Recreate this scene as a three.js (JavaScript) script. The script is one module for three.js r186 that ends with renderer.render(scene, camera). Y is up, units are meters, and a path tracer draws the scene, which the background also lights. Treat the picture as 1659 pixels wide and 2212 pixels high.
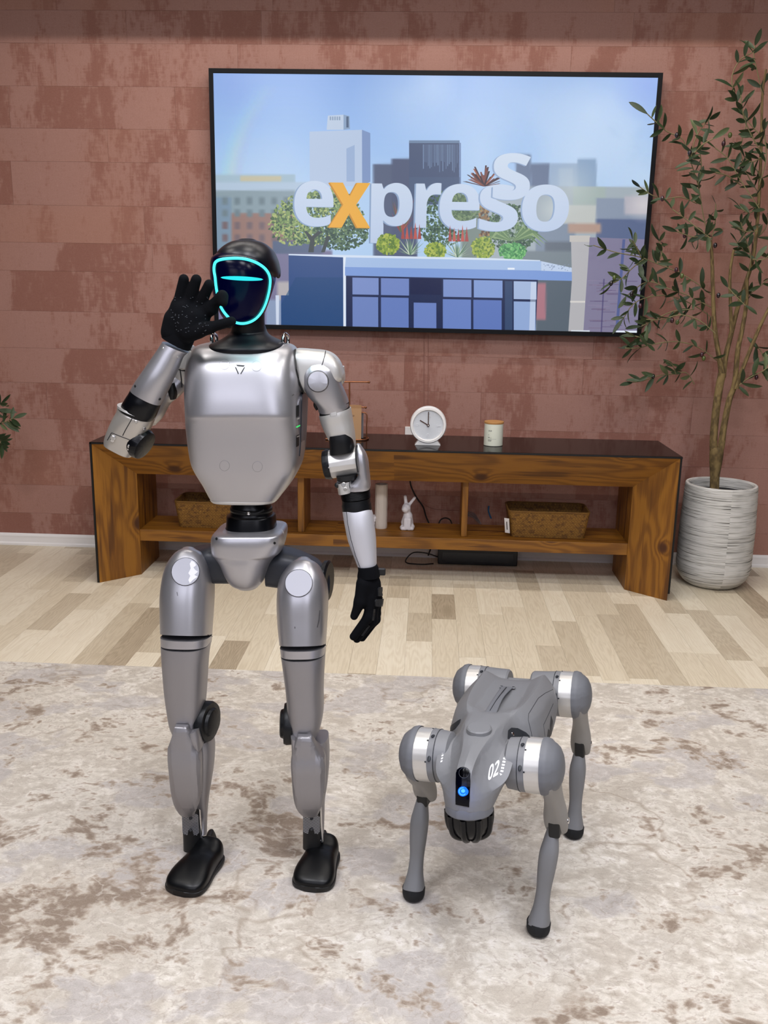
import * as THREE from 'three';
import { mergeGeometries, mergeVertices, toCreasedNormals } from 'three/addons/utils/BufferGeometryUtils.js';
import { RoundedBoxGeometry } from 'three/addons/geometries/RoundedBoxGeometry.js';
import { MarchingCubes } from 'three/addons/objects/MarchingCubes.js';
import { RectAreaLightUniformsLib } from 'three/addons/lights/RectAreaLightUniformsLib.js';
import { MeshBVH, acceleratedRaycast } from 'three-mesh-bvh';
import { FontLoader } from 'three/addons/loaders/FontLoader.js';

// ------------------------------------------------------------------ camera, lights, exposure
const W = 1659, H = 2212, FPX = 1978.63, CAMY = 1.2385;
const V = (x, y, z) => new THREE.Vector3(x, y, z);
const scene = new THREE.Scene();
scene.background = new THREE.Color(0x000000);
const pitch = 0.23765, roll = -0.01758, yaw = 0.04495;
const Rh = V(Math.cos(yaw), 0, -Math.sin(yaw)), Fh = V(-Math.sin(yaw), 0, -Math.cos(yaw));
const Fw = Fh.clone().multiplyScalar(Math.cos(pitch)).add(V(0, -Math.sin(pitch), 0));
const U2 = Fh.clone().multiplyScalar(Math.sin(pitch)).add(V(0, Math.cos(pitch), 0));
const CR = Rh.clone().multiplyScalar(Math.cos(roll)).addScaledVector(U2, -Math.sin(roll));
const CU = Rh.clone().multiplyScalar(Math.sin(roll)).addScaledVector(U2, Math.cos(roll));
const camera = new THREE.PerspectiveCamera(2 * Math.atan(H / 2 / FPX) * 180 / Math.PI, W / H, 0.05, 60);
const CAM = V(0, CAMY, 0);
camera.matrixAutoUpdate = true;
camera.position.copy(CAM);
camera.quaternion.setFromRotationMatrix(new THREE.Matrix4().makeBasis(CR, CU, Fw.clone().negate()));
const renderer = new THREE.WebGLRenderer({ antialias: true });
renderer.toneMapping = THREE.LinearToneMapping;
renderer.toneMappingExposure = 1.0;
renderer.shadowMap.enabled = true;
RectAreaLightUniformsLib.init();
scene.environment = null;

const WALLZ = -4.2248, CEIL = 3.0;
// every ceiling luminaire: [x, z, width along x, length along z, radiance, colour]
const LAMPS = [
  [-0.15, -3.32, 2.8, 0.02, 92, 0xfff6ee], [-0.15, -2.92, 2.8, 0.02, 92, 0xfff6ee],
  [-1.5, -1.7, 0.6, 0.6, 9, 0xfffaf4], [0.0, -1.7, 0.6, 0.6, 9, 0xfffaf4], [1.5, -1.7, 0.6, 0.6, 9, 0xfffaf4],
  [-1.2, -0.4, 0.6, 0.6, 28, 0xf8f8ff], [0.3, -0.4, 0.6, 0.6, 28, 0xf8f8ff], [1.6, -0.4, 0.6, 0.6, 22, 0xf8f8ff],
  [-1.5, 1.6, 0.6, 0.6, 8, 0xe9ebff], [0.0, 1.6, 0.6, 0.6, 8, 0xe9ebff], [1.5, 1.6, 0.6, 0.6, 8, 0xe9ebff],
];

// two studio softboxes behind the camera, turned to the robots: [x, y, z, width, height, radiance, colour]
const SOFTBOXES = [[-1.25, 1.95, 2.1, 1.1, 0.9, 3.8, 0xeceeff], [0.75, 1.95, 2.1, 1.1, 0.9, 3.8, 0xeceeff]];

// ------------------------------------------------------------------ pixel helpers (frame 1659 x 2212)
const ray = (x, y) => CR.clone().multiplyScalar((x - W / 2) / FPX).addScaledVector(CU, -(y - H / 2) / FPX).add(Fw);
const P = (x, y, z) => { const v = ray(x, y); return CAM.clone().addScaledVector(v, z / v.z); };          // on the upright plane z
const G = (x, y, h = 0) => { const v = ray(x, y); return CAM.clone().addScaledVector(v, (h - CAMY) / v.y); };  // on the level plane h
const pxAt = (z, y) => FPX / (-z * Math.cos(pitch) + (CAMY - y) * Math.sin(pitch));                        // pixels per metre

// ------------------------------------------------------------------ random, noise, textures
let seed = 7;
const rnd = () => { seed = (seed * 1664525 + 1013904223) >>> 0; return seed / 4294967296; };
const rr = (a, b) => a + (b - a) * rnd();
const hsh = (i, j, s) => { let h = Math.imul(i, 374761393) ^ Math.imul(j, 668265263) ^ Math.imul(s, 2147483647 - 1013); h = Math.imul(h ^ (h >>> 13), 1274126177); return ((h ^ (h >>> 16)) >>> 0) / 4294967296; };
function vn(x, y, s = 0) {
  const i = Math.floor(x), j = Math.floor(y); let a = x - i, b = y - j;
  a = a * a * (3 - 2 * a); b = b * b * (3 - 2 * b);
  const p = hsh(i, j, s), q = hsh(i + 1, j, s), r = hsh(i, j + 1, s), t = hsh(i + 1, j + 1, s);
  return p + (q - p) * a + (r - p) * b + (p - q - r + t) * a * b;
}
function fbm(x, y, o = 4, s = 0) { let v = 0, a = 0.5, n = 0; for (let k = 0; k < o; k++) { v += a * vn(x, y, s + k * 17); n += a; x = x * 2.03 + 5.1; y = y * 2.03 + 1.7; a *= 0.5; } return v / n; }
const sst = (a, b, x) => { const t = Math.min(1, Math.max(0, (x - a) / (b - a))); return t * t * (3 - 2 * t); };
const mix = (a, b, t) => [a[0] + (b[0] - a[0]) * t, a[1] + (b[1] - a[1]) * t, a[2] + (b[2] - a[2]) * t];
function dataTex(w, h, f, srgb = true) {        // f(u 0..1, v 0..1) -> [r, g, b] 0..255 or one number
  const d = new Uint8Array(w * h * 4);
  for (let j = 0; j < h; j++) for (let i = 0; i < w; i++) {
    const c = f((i + 0.5) / w, (j + 0.5) / h), k = (j * w + i) * 4;
    if (typeof c === 'number') { d[k] = d[k + 1] = d[k + 2] = Math.max(0, Math.min(255, c)); } else for (let m = 0; m < 3; m++) d[k + m] = Math.max(0, Math.min(255, c[m]));
    d[k + 3] = 255;
  }
  const t = new THREE.DataTexture(d, w, h, THREE.RGBAFormat);
  t.wrapS = t.wrapT = THREE.MirroredRepeatWrapping; t.magFilter = THREE.LinearFilter; t.minFilter = THREE.LinearMipmapLinearFilter; t.generateMipmaps = true;
  if (srgb) t.colorSpace = THREE.SRGBColorSpace;
  t.needsUpdate = true; return t;
}
const std = (o) => new THREE.MeshStandardMaterial(o);
const phy = (o) => new THREE.MeshPhysicalMaterial(o);

// ------------------------------------------------------------------ scene helpers
const names = new Map();
const numbered = (n) => { const k = names.get(n) ?? 0; names.set(n, k + 1); return k ? n + '_' + String(k).padStart(3, '0') : n; };
function thing(name, label, category, at = V(0, 0, 0), group) {
  const o = new THREE.Group(); o.name = numbered(name); o.position.copy(at); o.userData = { label, category };
  if (group) o.userData.group = group;
  scene.add(o); o.updateMatrixWorld(true); o.userRoot = o; return o;
}
function add(name, geo, mat, parent, label) {       // geometry in world coordinates -> a part of parent
  const root = parent.userRoot, m = new THREE.Mesh(geo, mat);
  geo.applyMatrix4(root.matrixWorld.clone().invert());
  m.name = name; m.castShadow = m.receiveShadow = true; m.userRoot = root; if (label) m.userData.label = label;
  parent.add(m); m.updateMatrixWorld(true); return m;
}
function addL(name, geo, mat, parent, label) {      // geometry already in the thing's own coordinates
  const m = new THREE.Mesh(geo, mat); m.name = name; m.castShadow = m.receiveShadow = true; m.userRoot = parent.userRoot; if (label) m.userData.label = label;
  parent.add(m); m.updateMatrixWorld(true); return m;
}
function solo(name, geo, mat, label, category, group, kind) {     // a thing that is one mesh
  geo.computeBoundingBox(); const b = geo.boundingBox, c = V((b.min.x + b.max.x) / 2, b.min.y, (b.min.z + b.max.z) / 2);
  geo.translate(-c.x, -c.y, -c.z);
  const m = new THREE.Mesh(geo, mat); m.position.copy(c); m.name = numbered(name); m.castShadow = m.receiveShadow = true;
  if (label) m.userData.label = label; if (category) m.userData.category = category; if (group) m.userData.group = group; if (kind) m.userData.kind = kind;
  scene.add(m); m.userRoot = m; m.updateMatrixWorld(true); return m;
}
const structure = (name, geo, mat, label, category) => solo(name, geo, mat, label, category, undefined, 'structure');

// ------------------------------------------------------------------ geometry helpers
const merge = (list) => mergeGeometries(list.map((g) => { const n = g.index ? g.toNonIndexed() : g; for (const k of Object.keys(n.attributes)) if (!['position', 'normal', 'uv'].includes(k)) n.deleteAttribute(k); if (!n.attributes.uv) n.setAttribute('uv', new THREE.BufferAttribute(new Float32Array(n.attributes.position.count * 2), 2)); if (!n.attributes.normal) n.computeVertexNormals(); return n; }));
const box = (x0, x1, y0, y1, z0, z1, r = 0.002) => new RoundedBoxGeometry(x1 - x0, y1 - y0, z1 - z0, 2, Math.min(r, (x1 - x0) / 2.01, (y1 - y0) / 2.01, (z1 - z0) / 2.01)).translate((x0 + x1) / 2, (y0 + y1) / 2, (z0 + z1) / 2);
const tube = (pts, r, rs = 8, n = 0) => new THREE.TubeGeometry(new THREE.CatmullRomCurve3(pts), n || Math.max(2, pts.length * 4), r, rs, false);
const ball = (c, r, sx = 1, sy = 1, sz = 1, ws = 16) => new THREE.SphereGeometry(r, ws, ws * 0.75 | 0).scale(sx, sy, sz).translate(c.x, c.y, c.z);
function turned(p, dir, prof, seg = 36) {           // lathe along dir from p; prof = [[along, radius], ...]
  const g = new THREE.LatheGeometry(prof.map(([t, r]) => new THREE.Vector2(r, t)), seg);
  g.applyQuaternion(new THREE.Quaternion().setFromUnitVectors(V(0, 1, 0), dir.clone().normalize())); g.translate(p.x, p.y, p.z); return creased(g, 0.6);
}
function creased(g, a = 0.7) { g.deleteAttribute('uv'); const n = toCreasedNormals(mergeVertices((g.deleteAttribute('normal'), g), 1e-6), a); n.setAttribute('uv', new THREE.BufferAttribute(new Float32Array(n.attributes.position.count * 2), 2)); return n; }
const disc = (a, b, r, bev = 0.0015, seg = 36) => { const d = b.clone().sub(a), L = d.length(); bev = Math.min(bev, L / 2.1, r / 2.1); return turned(a, d, [[0, 0.00001], [0, r - bev], [bev, r], [L - bev, r], [L, r - bev], [L, 0.00001]], seg); };
const cr1 = (a, b, c, d, t) => 0.5 * (2 * b + (c - a) * t + (2 * a - 5 * b + 4 * c - d) * t * t + (3 * b - a - 3 * c + d) * t * t * t);
const crv = (a, b, c, d, t) => V(cr1(a.x, b.x, c.x, d.x, t), cr1(a.y, b.y, c.y, d.y, t), cr1(a.z, b.z, c.z, d.z, t));
function loft(S, { seg = 40, sub = 5, caps = [0, 0], linear = false, crease = 0 } = {}) {   // S: [{c, u, f, b, n}] ; f / b = half depth vectors towards the front / back, both pointing to the front
  const R = [];
  for (let i = 0; i < S.length - 1; i++) {
    const a = S[Math.max(0, i - 1)], b = S[i], c = S[i + 1], d = S[Math.min(S.length - 1, i + 2)];
    for (let k = 0; k < (linear ? 1 : sub); k++) {
      const t = k / sub, L = (q) => crv(a[q], b[q], c[q], d[q], t);
      R.push({ c: L('c'), u: L('u'), f: L('f'), b: L('b'), n: b.n + (c.n - b.n) * t });
    }
  }
  R.push(S[S.length - 1]);
  const dome = (r, nx, len) => { const ax = r.c.clone().sub(nx.c).normalize(), out = []; for (const q of [0.3, 0.6, 0.82, 0.95]) { const s = Math.sqrt(1 - q * q); out.push({ c: r.c.clone().addScaledVector(ax, len * q), u: r.u.clone().multiplyScalar(s), f: r.f.clone().multiplyScalar(s), b: r.b.clone().multiplyScalar(s), n: r.n }); } return out; };
  if (caps[1]) R.push(...dome(R[R.length - 1], R[R.length - 2], caps[1]));
  if (caps[0]) R.unshift(...dome(R[0], R[1], caps[0]).reverse());
  const pos = [], uv = [], idx = [];
  let len = 0;
  R.forEach((r, j) => {
    if (j) len += r.c.distanceTo(R[j - 1].c);
    for (let i = 0; i < seg; i++) {
      const t = 2 * Math.PI * i / seg, ca = Math.cos(t), sa = Math.sin(t), e = 2 / r.n;
      const x = Math.sign(ca) * Math.abs(ca) ** e, y = Math.sign(sa) * Math.abs(sa) ** e;
      const p = r.c.clone().addScaledVector(r.u, x).addScaledVector(y >= 0 ? r.f : r.b, y);
      pos.push(p.x, p.y, p.z); uv.push(i / seg, len);
    }
  });
  for (let j = 0; j < R.length - 1; j++) for (let i = 0; i < seg; i++) { const a = j * seg + i, b = j * seg + (i + 1) % seg, c = a + seg, d = b + seg; idx.push(a, b, d, a, d, c); }
  const sides = idx.length;
  for (const [j, flip] of [[0, 1], [R.length - 1, 0]]) {
    const c = R[j].c, o = pos.length / 3; pos.push(c.x, c.y, c.z); uv.push(0.5, 0);
    for (let i = 0; i < seg; i++) { const p = [pos[(j * seg + i) * 3], pos[(j * seg + i) * 3 + 1], pos[(j * seg + i) * 3 + 2]]; pos.push(...p); uv.push(0, 0); }
    for (let i = 0; i < seg; i++) { const a = o + 1 + i, b = o + 1 + (i + 1) % seg; flip ? idx.push(o, b, a) : idx.push(o, a, b); }
  }
  let g = new THREE.BufferGeometry();
  g.setAttribute('position', new THREE.Float32BufferAttribute(pos, 3)); g.setAttribute('uv', new THREE.Float32BufferAttribute(uv, 2));
  // keep faces outward
  const A = V(pos[0], pos[1], pos[2]).sub(R[0].c), n1 = V(pos[3], pos[4], pos[5]).sub(V(pos[0], pos[1], pos[2])), n2 = R[Math.min(2, R.length - 1)].c.clone().sub(R[0].c);
  if (n1.cross(n2).dot(A) < 0) for (let i = 0; i < idx.length; i += 3) { const t = idx[i]; idx[i] = idx[i + 1]; idx[i + 1] = t; }
  g.setIndex(idx); if (crease) return creased(g, crease); g.computeVertexNormals(); return g;
}
// rows of outline pixel pairs [x1, y1, x2, y2, z, halfDepth, n, halfDepthBack]
function limb(rows, opt = {}) {
  const C = rows.map((r) => { const a = P(r[0], r[1], r[4]), b = P(r[2], r[3], r[4]); return { a, b, c: a.clone().add(b).multiplyScalar(0.5), u: b.clone().sub(a).multiplyScalar(0.5) }; });
  const S = rows.map((r, i) => {
    const ax = C[Math.min(i + 1, C.length - 1)].c.clone().sub(C[Math.max(i - 1, 0)].c).normalize();
    const v = ax.cross(C[i].u.clone().normalize()).normalize(); if (v.z < 0) v.negate();
    return { c: C[i].c, u: C[i].u, f: v.clone().multiplyScalar(r[5]), b: v.clone().multiplyScalar(r[7] ?? r[5]), n: r[6] ?? 2.4 };
  });
  return loft(S, opt);
}
const caster = new THREE.Raycaster();
THREE.Mesh.prototype.raycast = acceleratedRaycast; caster.firstHitOnly = true;
function hit(meshes, x, y) {                        // where the line of sight through a photo pixel meets a built surface
  caster.set(CAM, ray(x, y).normalize());
  const list = Array.isArray(meshes) ? meshes : [meshes]; for (const m of list) if (!m.geometry.boundsTree) m.geometry.boundsTree = new MeshBVH(m.geometry, { indirect: true });
  const h = caster.intersectObjects(list, false)[0]; if (!h) return null;
  const n = h.face.normal.clone().transformDirection(h.object.matrixWorld); if (n.dot(caster.ray.direction) > 0) n.negate();
  return { p: h.point, n };
}
function patch(meshes, poly, lift = 0.0006, holes = [], thick = 0, step = 5) {   // a thin print or plate following a surface
  const c = poly.map(([x, y]) => new THREE.Vector2(x, y)), hs = holes.map((q) => q.map(([x, y]) => new THREE.Vector2(x, y)));
  for (const l of [c, ...hs]) if (l.length > 2 && l[0].distanceTo(l[l.length - 1]) < 1e-6) l.pop();
  let pts = [...c, ...hs.flat()].map((q) => [q.x, q.y]), tri = THREE.ShapeUtils.triangulateShape(c, hs), rim = c.map((_, i) => i);
  for (let lev = 0; lev < 5; lev++) {
    let far = 0; for (const t of tri) for (let k = 0; k < 3; k++) { const a = pts[t[k]], b = pts[t[(k + 1) % 3]]; far = Math.max(far, Math.hypot(a[0] - b[0], a[1] - b[1])); }
    if (far < step || tri.length > 3000) break;
    const mid = new Map(), M_ = (i, j) => { const k = i < j ? i * 1e6 + j : j * 1e6 + i; if (!mid.has(k)) { mid.set(k, pts.length); pts.push([(pts[i][0] + pts[j][0]) / 2, (pts[i][1] + pts[j][1]) / 2]); } return mid.get(k); }, nt = [];
    for (const [a, b, d] of tri) { const x = M_(a, b), y = M_(b, d), z = M_(d, a); nt.push([a, x, z], [x, b, y], [z, y, d], [x, y, z]); }
    rim = rim.flatMap((v, i) => [v, M_(v, rim[(i + 1) % rim.length])]); tri = nt;
  }
  let last = null; const hits = pts.map((q) => { const h = hit(meshes, q[0], q[1]); if (h) last = last ?? h; return h; });
  if (!last) return new THREE.BoxGeometry(1e-4, 1e-4, 1e-4).translate(0, 0.5, -1.8);
  const fix = hits.map((h, i) => { if (h) return h; let bd = 1e9, bj = -1; for (let j = 0; j < pts.length; j++) if (hits[j]) { const d = (pts[j][0] - pts[i][0]) ** 2 + (pts[j][1] - pts[i][1]) ** 2; if (d < bd) { bd = d; bj = j; } } return hits[bj]; });
  const pos = [], idx = [], N = pts.length;
  fix.forEach((h) => { const p = h.p.clone().addScaledVector(h.n, lift); pos.push(p.x, p.y, p.z); }); if (thick) fix.forEach((h) => { const p = h.p.clone().addScaledVector(h.n, lift - thick); pos.push(p.x, p.y, p.z); });
  for (const t of tri) { const a = V().fromArray(pos, t[0] * 3), b = V().fromArray(pos, t[1] * 3), d = V().fromArray(pos, t[2] * 3); b.sub(a).cross(d.sub(a)).dot(fix[t[0]].n) >= 0 ? idx.push(t[0], t[1], t[2]) : idx.push(t[0], t[2], t[1]); }
  if (thick) for (let i = 0; i < rim.length; i++) { const a = rim[i], b = rim[(i + 1) % rim.length]; idx.push(a, b, b + N, a, b + N, a + N); }
  const g = new THREE.BufferGeometry(); g.setAttribute('position', new THREE.Float32BufferAttribute(pos, 3)); g.setAttribute('uv', new THREE.Float32BufferAttribute(new Float32Array(pos.length / 3 * 2), 2)); g.setIndex(idx);
  if (thick) return creased(g, 0.8); g.computeVertexNormals(); return g;
}
function dense(pts, step = 4) { const o = []; pts.forEach((p, i) => { const q = pts[(i + 1) % pts.length], n = Math.max(1, Math.round(Math.hypot(q[0] - p[0], q[1] - p[1]) / step)); for (let k = 0; k < n; k++) o.push([p[0] + (q[0] - p[0]) * k / n, p[1] + (q[1] - p[1]) * k / n]); }); return o; }
function seam(meshes, pts, r = 0.0006, step = 4, lift = 0) {                       // a thin line along a surface; dark ones paint the shade of a groove
  const o = []; for (let i = 0; i < pts.length - 1; i++) { const p = pts[i], q = pts[i + 1], n = Math.max(1, Math.round(Math.hypot(q[0] - p[0], q[1] - p[1]) / step)); for (let k = 0; k < n; k++) o.push([p[0] + (q[0] - p[0]) * k / n, p[1] + (q[1] - p[1]) * k / n]); }
  o.push(pts[pts.length - 1]);
  const w = o.map(([x, y]) => hit(meshes, x, y)).filter(Boolean).map((h) => h.p.clone().addScaledVector(h.n, lift));
  if (w.length < 2) return new THREE.BoxGeometry(1e-4, 1e-4, 1e-4).translate(0, 0.5, -1.8);
  return tube(w, r, 6, w.length * 2);
}
const ellipse = (x, y, a, b, n = 28, t0 = 0) => Array.from({ length: n }, (_, i) => { const t = 2 * Math.PI * i / n, c = a * Math.cos(t), s = b * Math.sin(t); return [x + c * Math.cos(t0) - s * Math.sin(t0), y + c * Math.sin(t0) + s * Math.cos(t0)]; });
function screw(meshes, x, y, r, mat, parent, name = 'screw', h = 0.0012) { const q = hit(meshes, x, y); if (q) return add(name, disc(q.p.clone().addScaledVector(q.n, -0.002), q.p.clone().addScaledVector(q.n, h), r, r * 0.25, 16), mat, parent); }
const smin = (a, b, k) => { const h = Math.max(k - Math.abs(a - b), 0) / k; return Math.min(a, b) - h * h * k * 0.25; };
function capsule(p, a, b, ra, rb) { const ab = b.clone().sub(a), t = Math.min(1, Math.max(0, p.clone().sub(a).dot(ab) / ab.lengthSq())); return p.distanceTo(a.clone().addScaledVector(ab, t)) - (ra + (rb - ra) * t); }
function sdfMesh(field, c, half, res = 72) {
  const mc = new MarchingCubes(res, std({}), false, false, 60000); mc.isolation = 0;
  const s = mc.size, hf = s / 2, p = V();
  for (let k = 0; k < s; k++) for (let j = 0; j < s; j++) for (let i = 0; i < s; i++) { p.set((i - hf) / hf * half + c.x, (j - hf) / hf * half + c.y, (k - hf) / hf * half + c.z); mc.field[i + j * s + k * s * s] = -field(p); }
  mc.update();
  let g = new THREE.BufferGeometry(); g.setAttribute('position', new THREE.BufferAttribute(mc.positionArray.slice(0, mc.count * 3), 3));
  g = mergeVertices(g, 1e-5); g.computeVertexNormals(); g.scale(half, half, half); g.translate(c.x, c.y, c.z);
  g.setAttribute('uv', new THREE.BufferAttribute(new Float32Array(g.attributes.position.count * 2), 2)); return g;
}
const sdfCaps = (list, k) => (p) => { let d = 1; for (const [a, b, ra, rb] of list) d = smin(d, capsule(p, a, b, ra, rb), k); return d; };
const font = await new FontLoader().loadAsync('fonts/droid/droid_sans_bold.typeface.json');

// ------------------------------------------------------------------ materials of the room
const weave = (u, v, s) => 0.5 * vn(u * 900, v * 60, s) + 0.5 * vn(u * 60, v * 900, s + 3);
const wallTex = dataTex(2048, 1280, (u, v) => {
  const x = u * 4.4, y = v * 2.75;
  const st = fbm(x * 9 + fbm(x * 3, y * 3, 2, 90) * 1.5, y * 2.6, 4, 11), blot = fbm(x * 2.1, y * 1.7, 3, 31), fine = fbm(x * 60, y * 34, 2, 51);
  const wv = 0.55 * vn(x * 330, y * 26, 61) + 0.45 * vn(x * 30, y * 300, 71);
  let t = sst(0.44, 0.62, st * 0.72 + blot * 0.28 + (fine - 0.5) * 0.22 + (wv - 0.5) * 0.2);
  let c = mix([160, 119, 107], [126, 77, 63], t * 0.6);
  c = mix(c, [190, 152, 140], sst(0.72, 0.95, wv) * 0.22 * (1 - t * 0.5));
  c = mix(c, [130, 86, 72], sst(0.35, 0.05, wv) * 0.30);
  c = mix(c, [164, 116, 96], sst(0.5, 0.75, fbm(x * 1.3 + 9, y * 1.1, 2, 77)) * 0.4);
  const g = (hsh(u * 2048 | 0, v * 1280 | 0, 5) - 0.5) * 8; return [c[0] + g, c[1] + g, c[2] + g];
});
const wallBump = dataTex(1024, 1024, (u, v) => 120 * (0.55 * vn(u * 300, v * 24, 61) + 0.45 * vn(u * 28, v * 280, 71)) + 60 * fbm(u * 18, v * 6, 3, 11), false);
wallBump.repeat.set(1, 0.7);
const M = {
  wall: std({ map: wallTex, bumpMap: wallBump, bumpScale: 0.0009, roughness: 0.78 }),
  plaster: std({ color: 0x2a2a2c, roughness: 0.9 }), ceiling: std({ color: 0x3a3a3a, roughness: 0.95 }),
  white: std({ color: 0xe9e6e4, roughness: 0.45 }), blackMetal: std({ color: 0x0a0a0b, roughness: 0.45, metalness: 0.2 }),
  blackPlastic: std({ color: 0x08080a, roughness: 0.4 }),
  copper: std({ color: 0x9a6443, roughness: 0.38, metalness: 0.85 }),
};
// ------------------------------------------------------------------ room shell
const WX = 4.2, WZ = 4.4;
structure('floor', box(-WX, WX, -0.25, -0.004, WALLZ - 0.2, WZ, 0.001), std({ color: 0x9d8a6c, roughness: 0.6 }), 'pale wood floor of the room', 'floor');
structure('ceiling', box(-WX, WX, CEIL, CEIL + 0.15, WALLZ - 0.2, WZ, 0.001), M.ceiling, 'dark grey ceiling above the room', 'ceiling');
structure('wall_left', box(-WX - 0.15, -WX, -0.25, CEIL + 0.15, WALLZ - 0.2, WZ, 0.001), M.plaster, 'plain charcoal wall on the left', 'wall');
structure('wall_right', box(WX, WX + 0.15, -0.25, CEIL + 0.15, WALLZ - 0.2, WZ, 0.001), M.plaster, 'plain charcoal wall on the right', 'wall');
structure('wall_front', box(-WX - 0.15, WX + 0.15, -0.25, CEIL + 0.15, WZ, WZ + 0.15, 0.001), M.plaster, 'plain charcoal wall opposite the television', 'wall');
structure('trim_1', box(-WX, WX, 2.729, CEIL, -3.68, -3.62, 0.002), M.plaster, 'added dark light-cutting beam closest to the television wall', 'beam');  // added out of view to shade the top of the television wall
structure('trim_2', box(-WX, WX, 2.801, CEIL, -3.26, -3.22, 0.002), M.plaster, 'added dark light-cutting beam between the two linear lamps', 'beam');  // second added beam, shaped to cut the farther lamp at the same height
// back wall: a carrier with papered panels in courses
const wallBack = thing('wall_back', 'dusty pink wall covered in distressed rust-streaked panels', 'wall', V(0, 0, WALLZ));
wallBack.userData.kind = 'structure';
add('wall_core', box(-WX, WX, -0.1, CEIL + 0.1, WALLZ - 0.2, WALLZ - 0.004, 0.001), std({ color: 0x6d4136, roughness: 0.9 }), wallBack);
{
  const ys = [-0.02, 0.16, 0.30, 0.47, 0.62, 0.79, 0.95, 1.118, 1.297, 1.421, 1.582, 1.766, 1.903, 2.075, 2.246, 2.375, 2.54, 2.70, CEIL];
  for (let i = 0; i < ys.length - 1; i++) {
    let x = -2.75 + rr(-0.6, 0);
    while (x < 2.6) {
      const w = rr(0.55, 1.15), g = 0.0006, dz = rr(0, 0.0005), x1 = x + w;
      const geo = new THREE.BoxGeometry(w - g, ys[i + 1] - ys[i] - g, 0.004).translate(x + w / 2, (ys[i] + ys[i + 1]) / 2, WALLZ - 0.002 + dz - 0.0003);
      const uv = geo.attributes.uv, ps = geo.attributes.position, ox = rnd() < 0.5 ? 0 : rnd(), oy = rnd() < 0.5 ? 0 : rnd();
      for (let k = 0; k < uv.count; k++) uv.setXY(k, ps.getX(k) / 4.4 + ox * 0.35, ps.getY(k) / 2.75 + oy);
      add('wall_panel', geo, M.wall, wallBack); x = x1;
    }
  }
  for (const s of [-1, 1]) add('wall_panel', new THREE.BoxGeometry(WX - 2.6, CEIL, 0.0035).translate(s * (WX + 2.6) / 2, CEIL / 2, WALLZ - 0.003), M.wall, wallBack);
}
// baseboard with a rounded top moulding
{
  const sh = new THREE.Shape(); sh.moveTo(0, 0); sh.lineTo(0.016, 0); sh.lineTo(0.016, 0.010); sh.lineTo(0.011, 0.016); sh.lineTo(0.010, 0.040); sh.quadraticCurveTo(0.012, 0.049, 0.006, 0.056); sh.lineTo(0, 0.058);
  const g = new THREE.ExtrudeGeometry(sh, { depth: 2 * WX, bevelEnabled: false, curveSegments: 6 }).rotateY(-Math.PI / 2).translate(WX, 0, WALLZ);
  structure('baseboard_back', g, M.white, 'narrow white moulded baseboard along the pink wall', 'baseboard');
}
// ------------------------------------------------------------------ wood floor planks, each a piece of its own
const plankTex = [0, 1, 2, 3].map((k) => dataTex(256, 1024, (u, v) => {
  const w = fbm(u * 3 + k * 7, v * 2.2 + k, 3, 40 + k), ring = 0.5 + 0.5 * Math.sin((u * 5 + w * 9 + fbm(u * 2, v * 1.4, 2, 9 + k) * 8) * 6.28);
  const fib = vn(u * 90, v * 10, 70 + k), po = vn(u * 60, v * 30, 20 + k);
  const base = [[230, 220, 198], [219, 207, 183], [203, 190, 166], [182, 167, 143]][k], dk = [[215, 202, 177], [202, 188, 162], [182, 167, 141], [154, 139, 116]][k];
  let c = mix(base, dk, sst(0.35, 0.95, ring * 0.35 + fib * 0.5 + w * 0.3) * 0.8);
  c = mix(c, dk, sst(0.8, 0.95, po) * 0.5);
  return c;
}));
const plankMat = plankTex.map((t) => std({ map: t, roughness: 0.42, bumpMap: t, bumpScale: 0.0002 }));
const RUGZ = -2.806;
{
  const floor = scene.getObjectByName('floor');
  const PW = 0.0935, x0 = 0.1355 - PW * 40;
  for (let c = 0; c < 78; c++) {
    const xa = x0 + c * PW; if (xa < -2.5 || xa > 2.3) continue;
    let z = RUGZ + 0.06 + rnd() * 0.3;
    while (z > WALLZ) {
      const L = [0.3, 0.42, 0.52, 0.62][Math.floor(rnd() * 4)], zb = Math.max(WALLZ, z - L), za = z; z -= L;
      if (xa < -1.5 && za > RUGZ + 0.3) continue;
      const hidden = zb < -3.95 && xa > -1.2 && xa < 0.85; // in the deep shade under the console: still built, plain tone
      const k = [0, 0, 0, 1, 1, 1, 2, 2, 3][Math.floor(rnd() * 9)];
      const geo = new THREE.BoxGeometry(PW - 0.0005, 0.006, za - zb - 0.0005).translate(xa + PW / 2, -0.003 - rnd() * 0.0003, (za + zb) / 2);
      const uv = geo.attributes.uv, ps = geo.attributes.position, ou = rnd() * 4, ov = rnd() * 4;
      for (let q = 0; q < uv.count; q++) uv.setXY(q, (ps.getX(q) - xa) / 0.14 + ou, (ps.getZ(q) - zb) / 0.7 + ov);
      add('plank', geo, plankMat[k], floor);
    }
  }
}
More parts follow.
